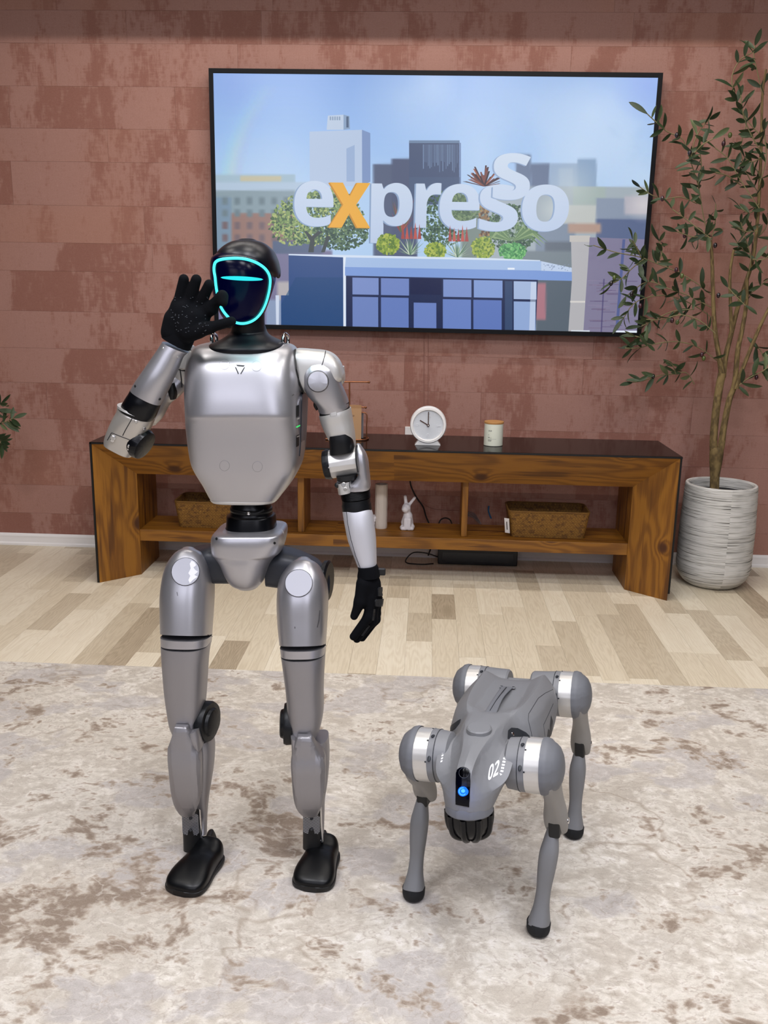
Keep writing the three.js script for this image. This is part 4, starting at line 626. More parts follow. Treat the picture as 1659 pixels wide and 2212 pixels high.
{   // the second tree stands just outside the frame and reaches in with one branch
  const base = V(-2.28, 0, -3.9), pt = pot(base, 0.152, 0.40, 'pale grey ribbed cylinder pot left of the media console'), t = thing('olive_tree', 'olive tree reaching in with a leafy branch left of the media console', 'tree', V(base.x, 0.41, base.z));
  add('trunk', stem([V(-2.28, 0.41, -3.9), V(-2.27, 0.8, -3.89), V(-2.3, 1.2, -3.88), V(-2.26, 1.6, -3.9)], 0.022, 0.01), bark, t);
  const z = -3.86, q = (l) => l.map(([x, y]) => P(x, y, z));
  twig(t, [V(-2.28, 0.62, -3.89), ...q([[-60, 930], [-20, 922], [10, 912], [30, 903]])], 0.04); twig(t, [V(-2.28, 0.66, -3.89), ...q([[-50, 905], [-15, 890], [0, 875], [2, 872]])], 0.045); twig(t, [V(-2.28, 0.6, -3.89), ...q([[-40, 940], [-5, 950], [8, 962]])], 0.045);
}

// ------------------------------------------------------------------ humanoid robot
const speck = dataTex(256, 256, (u, v) => 118 + 20 * hsh(u * 256 | 0, v * 256 | 0, 3), false);
const silver = phy({ color: 0xb4b3b7, metalness: 0.82, roughness: 0.36, clearcoat: 0.15, clearcoatRoughness: 0.4 });
const silverPale = phy({ color: 0xcac8c4, metalness: 0.6, roughness: 0.4, clearcoat: 0.15, clearcoatRoughness: 0.4 });
const silverGrey = phy({ color: 0x969497, metalness: 0.75, roughness: 0.44, clearcoat: 0.1, clearcoatRoughness: 0.4 });
const alu = std({ color: 0xc9c8c6, metalness: 0.85, roughness: 0.3 });
const chrome = std({ color: 0xd8d8d8, metalness: 1, roughness: 0.12 });
const gloss = phy({ color: 0x030408, roughness: 0.32, specularIntensity: 0.6 });
const satin = phy({ color: 0x07090d, roughness: 0.42, specularIntensity: 0.7 });
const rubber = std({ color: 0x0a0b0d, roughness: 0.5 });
const navy = phy({ color: 0x151a24, roughness: 0.5, clearcoat: 0.2, clearcoatRoughness: 0.4 });
const gloveBump = dataTex(256, 256, (u, v) => 128 + 60 * (vn(u * 120, v * 120, 5) - 0.5), false);
const gloveMat = phy({ color: 0x040509, roughness: 0.9, specularIntensity: 0.3 });
const gap = std({ color: 0x17171a, roughness: 0.7 });  // dark colour painted in for the shade of joints and grooves
const paleDisc = std({ color: 0xb4b5be, roughness: 0.55, metalness: 0.1 });
const ZB = -1.83;                                            // plane of the torso
const rob = thing('humanoid_robot', 'silver humanoid robot with glowing cyan face ring and one gloved hand raised', 'robot', G(540, 1850, 0.006));
const R_ = (n, g, m, p = rob, l) => add(n, g, m, p, l);
// --- torso
const chest = R_('chest', limb([
  [444, 741, 626, 743, ZB, 0.030, 3, 0.05], [430, 745, 634, 748, ZB, 0.058, 3, 0.07], [420, 754, 640, 757, ZB, 0.076, 3.2, 0.08], [414, 772, 644, 775, ZB, 0.092, 3.6, 0.085], [412, 800, 649, 802, ZB, 0.104, 3.8, 0.088], [413, 840, 653, 842, ZB, 0.113, 4.2, 0.09], [416, 872, 655, 872, ZB, 0.117, 4.6, 0.09], [417, 884, 655, 884, ZB, 0.1175, 4.8, 0.09],
  [417.5, 892, 655, 892, ZB, 0.1155, 5, 0.09], [419, 915, 655, 915, ZB, 0.1115, 5.4, 0.09], [423, 955, 654, 957, ZB, 0.106, 5.6, 0.088], [428, 988, 651, 992, ZB, 0.101, 5.6, 0.085], [436, 1009, 644, 1014, ZB, 0.097, 5.4, 0.08], [449, 1036, 630, 1040, ZB, 0.090, 4.4, 0.072], [458, 1056, 616, 1058, ZB, 0.084, 4.2, 0.066], [463, 1066, 608, 1068, ZB, 0.080, 4, 0.062], [468, 1069, 603, 1071, ZB, 0.074, 4, 0.056]], { seg: 96, sub: 5 }), silver, rob, 'smooth silver chest shell');
R_('hem_trim', limb([[463, 1064, 608, 1066, ZB, 0.0805, 4, 0.062], [463, 1068, 607, 1070, ZB, 0.081, 4, 0.062], [466, 1072, 604, 1073.5, ZB, 0.078, 4, 0.06]], { seg: 64, sub: 2 }), silverPale);
{ const q = (X, Y) => [200 + X / 3.318, 480 + Y / 3.318];
  for (const l of [[[1027, 1022], [1092, 1026], [1082, 1036], [1038, 1032]], [[1018, 1034], [1030, 1042], [1049, 1086], [1043, 1091]], [[1095, 1037], [1083, 1044], [1059, 1087], [1064, 1091]]]) R_('emblem_bar', patch(chest, l.map(([a, b]) => q(a, b)), 0.0006), rubber, chest, 'black bar of a triangular emblem');
  for (const [x, y] of [[485, 787], [554, 791], [485, 1006], [556, 1008]]) { const pl = R_('cover_plug', patch(chest, ellipse(x, y, 10.2, 10.7, 32), 0.0004, [], 0.0008), silver, chest); R_('plug_ring', seam(chest, [...ellipse(x, y, 10.8, 11.3, 32), [x + 10.8, y]], 0.00028), silverGrey, chest); }
  R_('chest_nick', patch(chest, dense([[630, 854], [635, 850.5], [635.5, 852], [630.5, 856]], 2), 0.0005), chrome, chest); }
// side bay with ports and green lamps
const bay = R_('side_bay', limb([[646, 852, 661, 846, ZB - 0.02, 0.055, 4, 0.05], [643, 868, 661, 858, ZB - 0.02, 0.085, 5, 0.05], [641, 920, 659, 910, ZB - 0.02, 0.088, 5, 0.05], [638, 970, 656, 965, ZB - 0.02, 0.084, 5, 0.05], [634, 990, 653, 985, ZB - 0.02, 0.080, 4, 0.05]], { seg: 48, sub: 3 }), phy({ color: 0x6d6c74, metalness: 0.5, roughness: 0.4 }), rob, 'darker recessed panel on the torso side');
for (const [y0, y1] of [[874, 902], [938, 966]]) R_('port_slot', patch([bay, chest], dense([[639.5, y0 + 3], [645.5, y0], [645.5, y1 - 4], [639.5, y1]], 3), 0.0007), rubber, bay);
for (const [y0, y1] of [[902, 906], [941, 944]]) R_('port_latch', patch([bay, chest], dense([[640, y0 + 1.5], [646, y0 - 1], [646, y1 - 1.5], [640, y1 + 1]], 3), 0.0012), silverPale, bay);
R_('bay_edge', seam([bay, chest], [[651, 850], [650, 900], [648, 960], [646, 985]], 0.0022), navy, bay);
for (let k = 0; k < 4; k++) R_('status_light', patch([bay, chest], ellipse(640.5 + k * 2, 922.5 - k * 1.1, 0.8, 1.3, 10), 0.001), std({ color: 0x0a2a14, emissive: 0x35ff77, emissiveIntensity: 1.3 }), bay, 'tiny green status light');
// --- neck, collar, handles
R_('neck', limb([[503, 672, 571, 676, ZB + 0.005, 0.040, 2], [501, 695, 571, 697, ZB + 0.005, 0.040, 2], [501, 710, 573, 710, ZB, 0.043, 2.1], [494, 722, 579, 721, ZB, 0.05, 2.2], [480, 732, 592, 730, ZB, 0.060, 2.4], [462, 740, 609, 738, ZB, 0.072, 2.6], [453, 746, 618, 745, ZB, 0.079, 2.7], [451, 752, 620, 751, ZB, 0.082, 2.8], [452, 760, 620, 760, ZB, 0.080, 2.8]], { seg: 64, sub: 4 }), phy({ color: 0x090b11, roughness: 0.4, specularIntensity: 0.6 }), rob, 'glossy black neck flaring to a collar');
for (const [x, y] of [[463, 727], [617, 727]]) { const a = P(x - 5, 748, ZB), b = P(x + 5, 748, ZB - 0.03), hgt = 0.023; R_('carry_handle', tube([a, V(a.x, a.y + hgt * 0.75, a.z), V(a.x + (b.x - a.x) * 0.3, a.y + hgt, (a.z * 2 + b.z) / 3), V(b.x - (b.x - a.x) * 0.3, b.y + hgt, (b.z * 2 + a.z) / 3), V(b.x, b.y + hgt * 0.75, b.z), b], 0.0038, 10, 40), chrome, rob, 'small chrome loop handle'); }
// --- head
const ZH = ZB + 0.005;
const head = R_('head_shell', limb([[516, 518.5, 552, 518.5, ZH - 0.01, 0.025, 2, 0.03], [496, 525, 572, 526, ZH - 0.01, 0.052, 2.1, 0.055], [477, 540, 589, 541, ZH - 0.01, 0.072, 2.2, 0.075], [467, 558, 598, 559, ZH - 0.01, 0.080, 2.3, 0.084], [463, 575, 602.5, 576, ZH - 0.01, 0.078, 2.3, 0.088], [463, 588, 604, 588, ZH - 0.01, 0.072, 2.3, 0.088], [465, 597, 602, 598, ZH - 0.01, 0.062, 2.3, 0.086]], { seg: 72, sub: 6, caps: [0.003, 0] }), phy({ color: 0x080a12, roughness: 0.36, specularIntensity: 0.8 }), rob, 'glossy black helmet shell');
const visor = R_('face_visor', limb([[472, 548, 570, 551, ZH, 0.066, 2.3, 0.05], [462, 558, 582, 563, ZH, 0.083, 2.4, 0.06], [460, 575, 590, 580, ZH, 0.090, 2.4, 0.07], [460, 596, 594, 600, ZH, 0.0915, 2.4, 0.07], [463, 620, 589, 622, ZH, 0.090, 2.4, 0.065], [468, 642, 581.5, 645, ZH, 0.087, 2.4, 0.06], [474, 660, 575, 664, ZH, 0.083, 2.4, 0.055], [483, 680, 567, 682, ZH, 0.077, 2.3, 0.05], [493, 692, 556, 694, ZH, 0.068, 2.2, 0.045], [503, 699, 544, 700, ZH, 0.055, 2.1, 0.04]], { seg: 80, sub: 6, caps: [0, 0.003] }), phy({ color: 0x01020a, roughness: 0.22, specularIntensity: 0.2, emissive: 0x00001c, emissiveIntensity: 1 }), rob, 'dark mirror-like face visor');
const cyan = std({ color: 0x0a3538, emissive: 0x4dfcff, emissiveIntensity: 1.35, roughness: 0.4 });
{ const ring = [[463.8, 577], [466, 568], [471, 563.5], [482, 560.5], [500.8, 558.9], [516, 558.9], [531, 560.8], [547.6, 565.8], [561.5, 572.8], [571.6, 581], [578.6, 591], [582, 602.5], [581.5, 617.7], [578.6, 634], [574, 650.6], [567.8, 665.8], [559, 679.7], [547.6, 690], [533.7, 696], [518.5, 697.2], [504, 693], [492, 682.3], [483, 670.9], [477, 659.5], [472.5, 643], [469.5, 628], [467.5, 614], [465.8, 598], [464, 587]];
  const w = ring.map(([x, y]) => hit([visor, head], x, y) ?? hit([visor, head], x + 3, y)).map((h, i) => (h ? h.p.clone().addScaledVector(h.n, 0.0012) : P(ring[i][0], ring[i][1], ZH + 0.03)));
  R_('light_ring', new THREE.TubeGeometry(new THREE.CatmullRomCurve3(w, true), 240, 0.0027, 10, true), cyan, visor, 'glowing cyan ring round the face');
  const bar = []; for (let i = 0; i <= 24; i++) bar.push([477 + 91 * i / 24, 599.4 + 4.2 * i / 24 - 4.6 * Math.sin(Math.PI * i / 24) ** 0.45]); for (let i = 23; i > 0; i--) bar.push([477 + 91 * i / 24, 599.4 + 4.2 * i / 24 + 4.6 * Math.sin(Math.PI * i / 24) ** 0.45]);
  R_('eye_bar', patch(visor, bar, 0.0008), std({ color: 0x063034, emissive: 0x22e8f0, emissiveIntensity: 1.0 }), visor, 'glowing cyan eye bar');
  R_('ear_notch', ball(P(601, 593, ZH - 0.02), 0.0075, 0.6, 1, 1.6), rubber, head);
  const lp = new THREE.PointLight(0x4dfcff, 0.012); lp.position.copy(P(522, 628, ZH + 0.13)).sub(rob.position); lp.shadow.radius = 3; lp.castShadow = true; rob.add(lp); }
// --- image-right arm, hanging
const ZA = ZB + 0.0;
const shR = R_('shoulder_housing', limb([[637, 755, 648, 838, ZA, 0.034, 3], [646, 752, 655, 846, ZA, 0.040, 3.4], [675, 754, 676, 846, ZA, 0.042, 3.4], [703, 757, 706, 842, ZA, 0.042, 3.2], [722, 766, 722, 834, ZA, 0.041, 3], [735, 782, 732, 828, ZA, 0.038, 2.8], [742, 803, 739, 822, ZA, 0.03, 2.4]], { seg: 56, sub: 5, caps: [0, 0.004] }), silverPale, rob, 'pale silver shoulder housing');
R_('shoulder_gap', limb([[634, 758, 645, 836, ZA, 0.032, 3], [639, 757, 650, 838, ZA, 0.032, 3]], { seg: 40, sub: 1 }), rubber);
R_('shoulder_gap_shade', seam([chest, shR], [[638, 756], [636.5, 768], [636.5, 780], [639, 798], [643, 815], [648, 830], [653, 842], [657, 850]], 0.0024, 3), rubber, rob, 'black line painted for the shaded gap between chest and shoulder');  // dark tube put in for the shade between chest and shoulder
R_('housing_seam', seam(shR, [[703.5, 758], [701, 770], [698, 781], [695, 790]], 0.0009), gap, shR);
for (const [x, y] of [[722, 772], [718, 785]]) R_('slot', patch(shR, dense([[x - 4, y - 3], [x - 2.5, y - 4.5], [x + 4, y + 2.5], [x + 3, y + 4]], 2), 0.0006), silverPale, shR);
R_('rear_flange', limb([[733, 790, 743, 792, ZA - 0.035, 0.02, 3], [737, 810, 745, 812, ZA - 0.035, 0.022, 3], [734, 826, 744, 824, ZA - 0.035, 0.02, 3], [733, 832, 739, 832, ZA - 0.035, 0.015, 3]], { seg: 24, sub: 3 }), silverPale);
const upR = R_('upper_arm', limb([[656, 795, 712, 784, ZA + 0.025, 0.018, 2.4, 0.02], [653, 812, 722, 797, ZA + 0.025, 0.024, 2.5, 0.04], [655, 832, 732, 822, ZA + 0.022, 0.027, 2.6, 0.045], [664, 849, 742, 845, ZA + 0.016, 0.031, 2.6, 0.045], [679, 862, 749, 862, ZA + 0.010, 0.034, 2.5, 0.042], [685.5, 875, 752.5, 868, ZA + 0.006, 0.035, 2.4, 0.04], [688, 886, 754, 874, ZA + 0.004, 0.0345, 2.4, 0.038]], { seg: 56, sub: 6, caps: [0.008, 0] }), silver, rob, 'silver upper arm');
{ const h = hit(upR, 687, 824), n = V(0.02, 0.1, 1).normalize(); if (h) { R_('shoulder_cap', turned(h.p.clone().addScaledVector(n, -0.01), n, [[0, 0.0201], [0.0125, 0.0201], [0.0140, 0.0190], [0.0150, 0.013], [0.0155, 0.0001]], 56), silver, upR, 'round silver shoulder cap'); R_('cap_gap', new THREE.TorusGeometry(0.0203, 0.0008, 8, 56).applyQuaternion(new THREE.Quaternion().setFromUnitVectors(V(0, 0, 1), n)).translate(h.p.x + n.x * 0.0005, h.p.y + n.y * 0.0005, h.p.z + n.z * 0.0005), gap, upR); } }
R_('arm_gap', limb([[689.5, 882, 753.2, 868, ZA + 0.003, 0.0332, 2.4], [691.5, 906, 757, 888, ZA + 0.002, 0.0335, 2.4]], { seg: 40, sub: 2 }), rubber);
const cuffR = R_('arm_cuff', limb([[689.5, 898, 758, 880, ZA + 0.002, 0.0355, 2.4], [690.5, 903, 759, 886, ZA + 0.002, 0.036, 2.4], [695, 917, 762, 905, ZA, 0.036, 2.5], [704, 936, 765, 926, ZA, 0.035, 2.6], [711, 943, 767, 938, ZA - 0.004, 0.032, 2.6], [745, 965, 769, 958, ZA - 0.015, 0.022, 2.6]], { seg: 48, sub: 5 }), silverPale, rob, 'pale silver arm cuff');
R_('arm_tab', limb([[712, 884, 727, 880, ZA + 0.034, 0.004, 4], [713, 900, 729, 896, ZA + 0.0345, 0.004, 4]], { seg: 20, sub: 1 }), silverPale, rob, 'pale tab bridging the arm gap');
R_('arm_knob', limb([[681, 856, 689, 860, ZA - 0.01, 0.016, 3], [678, 874, 687, 872, ZA - 0.01, 0.018, 3], [684, 886, 690, 882, ZA - 0.01, 0.014, 3]], { seg: 20, sub: 3 }), rubber);
R_('elbow_core', limb([[709, 940, 758, 932, ZA + 0.004, 0.033, 2.6], [712, 955, 764, 948, ZA + 0.004, 0.034, 2.6], [713, 980, 766, 972, ZA + 0.004, 0.032, 2.6]], { seg: 40, sub: 3 }), satin, rob, 'black elbow core');
{ const a = P(712, 1003, ZA), b = P(772, 995, ZA), d = b.clone().sub(a), rad = 31 / pxAt(ZA, a.y);
  const mot = R_('elbow_motor', turned(a, d, [[0, 0.0001], [0, rad - 0.001], [0.001, rad], [d.length(), rad], [d.length(), 0.0001]], 64), silverPale, rob, 'brushed silver elbow motor drum');
  const d0 = d.clone().normalize(); R_('motor_cover', turned(a.clone().addScaledVector(d0, 0.002), d0.clone().negate(), [[0, rad * 1.05], [0.006, rad * 1.06], [0.013, rad * 0.98], [0.015, rad * 0.8], [0.015, 0.0001]], 48), satin, rob, 'black elbow end cover');
  screw([mot, rob.children.at(-1)], 710.5, 1010, 0.0016, chrome, rob); }
R_('elbow_plate', limb([[770, 961, 780, 962, ZA + 0.004, 0.018, 2.6], [768, 972, 790, 978, ZA + 0.006, 0.028, 2.8], [769, 990, 795, 995, ZA + 0.006, 0.032, 3], [772, 1012, 797, 1014, ZA + 0.006, 0.032, 3], [773, 1026, 799, 1030, ZA + 0.006, 0.032, 3], [762, 1038, 800, 1042, ZA + 0.006, 0.032, 3], [752, 1046, 800.5, 1050, ZA + 0.006, 0.0325, 3], [752, 1057, 799, 1054, ZA + 0.006, 0.032, 3]], { seg: 44, sub: 5, caps: [0.004, 0] }), silver, rob, 'silver side plate of the elbow');
R_('elbow_gap', tube([P(771, 962, ZA + 0.034), P(768.5, 980, ZA + 0.04), P(770, 1000, ZA + 0.041), P(773, 1020, ZA + 0.04)], 0.0016, 8, 30), gap);
R_('elbow_strut', limb([[727, 1028, 772, 1022, ZA + 0.008, 0.026, 3], [729, 1037, 770, 1032, ZA + 0.008, 0.026, 3]], { seg: 32, sub: 2 }), rubber);
const clampR = R_('wrist_clamp', limb([[727, 1042, 760, 1035, ZA + 0.007, 0.031, 3], [730, 1052, 762, 1048, ZA + 0.007, 0.032, 3], [732, 1064, 763, 1058, ZA + 0.007, 0.032, 3]], { seg: 36, sub: 3 }), silverPale);
R_('clamp_seam', seam(clampR, [[754, 1040], [754.5, 1048], [757, 1060]], 0.0009, 2, 0.0002), gap, clampR); screw(clampR, 742, 1047, 0.0048, alu, clampR, 'clamp_screw'); screw(clampR, 746, 1057, 0.0042, alu, clampR, 'clamp_screw'); R_('clamp_knob', ball(P(729, 1048, ZA + 0.03), 0.006), rubber, clampR);
{ const bel = [], n = 7; for (let i = 0; i < n; i++) { const t = i / n; for (const [o, k] of [[0, 1.0], [0.35, 1.035], [0.7, 0.965]]) { const q = t + o / n; bel.push([736 + 4 * q - (k - 1) * 60, 1062 + 18 * q, 797 + 2 * q + (k - 1) * 60, 1056 + 18 * q, ZA + 0.006, 0.0285 * k, 2.2]); } }
  R_('bellows', limb(bel, { seg: 40, linear: true }), satin, rob, 'ribbed black wrist bellows'); R_('forearm_collar', limb([[739, 1080, 799, 1075, ZA + 0.006, 0.029, 2.2], [739, 1090, 800, 1085, ZA + 0.006, 0.0295, 2.2], [738, 1092, 801.5, 1087, ZA + 0.006, 0.0305, 2.2], [740, 1106, 803, 1100, ZA + 0.006, 0.0305, 2.2]], { seg: 48, linear: true }), satin); }
const foreR = R_('forearm', limb([[740, 1105, 802, 1099, ZA + 0.006, 0.030, 2.4], [742, 1118, 806, 1112, ZA + 0.008, 0.032, 2.4], [746, 1140, 809, 1135, ZA + 0.011, 0.033, 2.4], [752, 1168, 812, 1162, ZA + 0.014, 0.031, 2.4], [763, 1198, 813, 1192, ZA + 0.018, 0.027, 2.4], [774, 1227, 813.5, 1221, ZA + 0.022, 0.023, 2.4]], { seg: 48, sub: 6 }), phy({ color: 0xc4c4ca, metalness: 0.4, roughness: 0.45, clearcoat: 0.2, clearcoatRoughness: 0.4 }), rob, 'pale silver tapered forearm');
R_('forearm_seam', seam(foreR, [[748.5, 1106], [751, 1130], [758, 1165], [768, 1200], [778, 1226]], 0.0007), gap, foreR); screw(foreR, 743, 1122, 0.0016, chrome, foreR);
// --- hanging glove
{ const z = ZA + 0.026, Q = (x, y, dz = 0) => P(x, y, z + dz), s = 1 / pxAt(z, 0.7), k = (n) => n * s;
  const g = sdfMesh(sdfCaps([
    [Q(794, 1228), Q(794, 1246), k(20), k(21)], [Q(795, 1246), Q(800, 1276), k(21), k(20)], [Q(803, 1262), Q(808, 1296, -0.004), k(20), k(17)], [Q(790, 1262, 0.012), Q(795, 1290, 0.006), k(15), k(14)],
    [Q(783, 1262, 0.016), Q(778, 1300, 0.022), k(14), k(13)], [Q(778, 1300, 0.022), Q(765, 1331, 0.024), k(12.5), k(8.5)],
    [Q(800, 1292, 0.012), Q(796, 1332, 0.016), k(11.5), k(10.5)], [Q(796, 1332, 0.016), Q(764, 1375, 0.020), k(10.5), k(9)],
    [Q(809, 1296, 0.0), Q(804, 1340, 0.002), k(11.5), k(10.5)], [Q(804, 1340, 0.002), Q(771, 1380, 0.004), k(10.5), k(9)],
    [Q(815, 1296, -0.014), Q(811, 1338, -0.014), k(11), k(10)], [Q(811, 1338, -0.014), Q(782, 1378, -0.014), k(10), k(8.5)],
    [Q(817, 1292, -0.028), Q(813, 1326, -0.03), k(10), k(9)], [Q(813, 1326, -0.03), Q(792, 1362, -0.03), k(9), k(8)]], 0.007), Q(797, 1302), 0.092, 84);
  const gl = R_('hanging_glove', g, gloveMat, rob, 'black work glove with curled fingers');
  R_('cuff_band', limb([[773, 1223, 814, 1219, z, 0.0235, 2.4], [774, 1232, 818, 1229, z, 0.025, 2.4], [775, 1245, 821, 1244, z, 0.026, 2.4]], { seg: 36, sub: 3 }), gloveMat, gl); R_('cuff_strap', box(...(() => { const a = Q(815, 1243), b = Q(833, 1228); return [a.x, b.x, a.y, b.y, z - 0.006, z + 0.002]; })(), 0.003), rubber, gl, 'black strap end');
  for (const [x0, y0, x1, y1] of [[815, 1268, 829, 1287], [809, 1294, 829, 1309]]) R_('knuckle_guard', patch(gl, dense([[x0, y0 + 4], [x0 + 3, y0], [x1 - 2, y0], [x1 - 2, y1 - 3], [x1 - 5, y1], [x0, y1]], 3), 0.003, [], 0.004), std({ color: 0x14161a, roughness: 0.5 }), gl, 'raised rubber knuckle guard');
  for (let q = 0; q < 10; q++) { const t = q / 9; R_('finger_rib', patch(gl, [[806 - 3 * t, 1316 + 22 * t], [810 - 3 * t, 1316 + 22 * t], [810 - 3 * t, 1317.6 + 22 * t], [806 - 3 * t, 1317.6 + 22 * t]], 0.0014, [], 0.0015), std({ color: 0x1a1c20, roughness: 0.5 }), gl); R_('finger_rib', patch(gl, [[795 - 14 * t, 1350 + 20 * t], [799 - 14 * t, 1352 + 20 * t], [798 - 14 * t, 1353.5 + 20 * t], [794 - 14 * t, 1351.5 + 20 * t]], 0.0014, [], 0.0015), std({ color: 0x1a1c20, roughness: 0.5 }), gl); } }
// --- image-left arm, raised
const ZL = ZB;
R_('shoulder_housing', limb([[417, 748, 416, 836, ZL - 0.005, 0.036, 3], [405, 742, 404, 838, ZL - 0.005, 0.040, 3.2], [390, 744, 388, 838, ZL - 0.005, 0.038, 3], [380, 752, 378, 832, ZL - 0.008, 0.03, 2.8]], { seg: 44, sub: 4, caps: [0, 0.004] }), silverPale, rob, 'pale silver shoulder housing');
{ const c = P(396, 775, ZL + 0.032), n = V(0.05, 0.15, 1).normalize(); R_('shoulder_cap', turned(c, n, [[-0.01, 0.0215], [0.004, 0.0215], [0.0065, 0.019], [0.0075, 0.0001]], 48), silverPale, rob, 'round pale shoulder cap'); R_('cap_rim', new THREE.TorusGeometry(0.0222, 0.0018, 8, 48).applyQuaternion(new THREE.Quaternion().setFromUnitVectors(V(0, 0, 1), n)).translate(c.x, c.y - 0.001, c.z - 0.002), rubber); R_('housing_seam', tube([P(389, 797, ZL + 0.036), P(391, 815, ZL + 0.036), P(393, 837, ZL + 0.035)], 0.001, 6), gap); }
R_('upper_arm', limb([[376, 800, 410, 832, ZL, 0.03, 2.6], [352, 828, 386, 856, ZL + 0.012, 0.032, 2.6], [328, 862, 366, 868, ZL + 0.022, 0.032, 2.5], [306, 890, 350, 898, ZL + 0.03, 0.032, 2.5], [280, 915, 334, 914, ZL + 0.036, 0.03, 2.5]], { seg: 40, sub: 5 }), silver, rob, 'silver upper arm behind the forearm');
R_('arm_knob', limb([[363, 832, 378, 826, ZL + 0.034, 0.014, 3], [366, 850, 383, 845, ZL + 0.034, 0.016, 3], [370, 863, 379, 862, ZL + 0.034, 0.012, 3]], { seg: 24, sub: 3 }), rubber);
const ZF = ZB + 0.095;
const cuffL = R_('elbow_cuff', limb([[258, 873, 333, 902, ZF - 0.01, 0.036, 2.5], [256, 884, 332, 908, ZF - 0.012, 0.038, 2.6], [247, 902, 324, 926, ZF - 0.014, 0.038, 2.8], [238, 922, 311, 948, ZF - 0.016, 0.036, 3], [230, 945, 297, 972, ZF - 0.018, 0.033, 3.2], [229.5, 957, 286, 986, ZF - 0.018, 0.031, 3.4]], { seg: 56, sub: 5 }), phy({ color: 0xb7b2aa, metalness: 0.6, roughness: 0.32, clearcoat: 0.3 }), rob, 'polished silver elbow bracket');
R_('cuff_rim', limb([[257, 871, 334, 901, ZF - 0.01, 0.0375, 2.5], [257, 876, 334, 905, ZF - 0.01, 0.0385, 2.5]], { seg: 48, sub: 1 }), silverPale);
R_('bracket_seam', seam(cuffL, [[287, 901], [279, 915], [271, 929], [265, 941]], 0.0009), gap, cuffL); R_('bracket_seam', seam(cuffL, [[232, 951], [241, 935], [264, 944], [288, 953], [301, 938]], 0.0008), gap, cuffL);
for (const [x, y] of [[245, 945], [281, 963]]) { screw(cuffL, x, y, 0.0052, alu, cuffL, 'bracket_bolt', 0.004); screw(cuffL, x - 2, y + 6, 0.0038, chrome, cuffL, 'bracket_bolt', 0.003); } screw(cuffL, 294, 911, 0.0034, alu, cuffL, 'bracket_bolt', 0.002); screw(cuffL, 311, 926, 0.0036, chrome, cuffL, 'bracket_bolt', 0.003);
{ const a = P(296, 952, ZF - 0.012), d = V(0.83, -0.46, 0.28).normalize(), rad = 0.031; R_('motor_cover', turned(a, d, [[0, 0.0001], [0, rad], [0.012, rad * 1.02], [0.02, rad * 0.94], [0.022, rad * 0.7], [0.022, 0.0001]], 48), gloss, rob, 'black elbow motor cover'); }
R_('forearm_collar', limb([[284, 840, 347, 873, ZF, 0.031, 2.3], [279, 850, 343, 882, ZF, 0.032, 2.3], [277, 852, 342, 885, ZF, 0.0335, 2.3], [266, 869, 336, 900, ZF - 0.004, 0.0335, 2.3], [262, 880, 330, 908, ZF - 0.006, 0.031, 2.3]], { seg: 48, linear: true }), gloss, rob, 'glossy black forearm ring');
const foreL = R_('forearm', limb([[284, 841, 347, 875, ZF, 0.032, 2.4], [294, 824, 358, 853, ZF, 0.034, 2.4], [310, 801, 372, 824, ZF, 0.034, 2.4], [328, 775, 385, 796, ZF, 0.031, 2.4], [343, 753, 395, 772, ZF, 0.028, 2.4], [352, 738, 406, 762, ZF, 0.026, 2.4]], { seg: 52, sub: 6 }), silver, rob, 'silver raised forearm');
for (const [x, y] of [[351, 752], [360, 737], [394, 754], [385, 771]]) screw(foreL, x, y, 0.0028, alu, foreL); for (const [x, y] of [[292.5, 834], [345, 862]]) screw(foreL, x, y, 0.0028, rubber, foreL);
// --- raised glove
{ const z = ZF + 0.012, Q = (x, y, dz = 0) => P(x, y, z + dz), s = 1 / pxAt(z, 1.1), k = (n) => n * s;
  const g = sdfMesh(sdfCaps([
    [Q(368, 716), Q(392, 734), k(19), k(19)], [Q(376, 690), Q(372, 716), k(22), k(20)], [Q(398, 672, 0.0), Q(404, 712, 0.004), k(27), k(26)], [Q(424, 684, 0.004), Q(420, 708, 0.006), k(24), k(22)], [Q(386, 664), Q(376, 700), k(18), k(20)], [Q(436, 688, 0.004), Q(432, 712, 0.008), k(18), k(16)], [Q(366, 700), Q(364, 722), k(13), k(14)],
    [Q(386, 655), Q(397, 603, 0.012), k(12.5), k(10.5)], [Q(408, 655), Q(424, 604, 0.016), k(12.5), k(11)], [Q(430, 662), Q(452, 615, 0.020), k(12.5), k(11)], [Q(446, 672, 0.004), Q(480, 640, 0.026), k(12), k(11.5)], [Q(480, 640, 0.026), Q(482, 652, 0.03), k(11), k(10)], [Q(440, 674), Q(458, 668, 0.01), k(14), k(13)],
    [Q(410, 722, 0.008), Q(452, 708, 0.022), k(16), k(13)], [Q(452, 708, 0.022), Q(500, 694, 0.03), k(11.5), k(10)]], 0.006), Q(430, 672), 0.098, 92);
  const gl = R_('raised_glove', g, gloveMat, rob, 'black work glove held open beside the face');
  R_('cuff_band', limb([[351, 726, 409, 758, z - 0.012, 0.029, 2.4], [354, 716, 414, 748, z - 0.012, 0.030, 2.4], [357, 706, 418, 738, z - 0.012, 0.030, 2.4]], { seg: 36, sub: 3 }), gloveMat, gl);
  const dotM = std({ color: 0x30343c, roughness: 0.4 }); for (let i = 0; i < 60; i++) { const x = 370 + hsh(i, 1, 77) * 80, y = 640 + hsh(i, 2, 77) * 85; const h = hit(gl, x, y); if (h) R_('grip_dot', ball(h.p, 0.0011, 1.3, 0.7, 0.6, 6), dotM, gl); } }
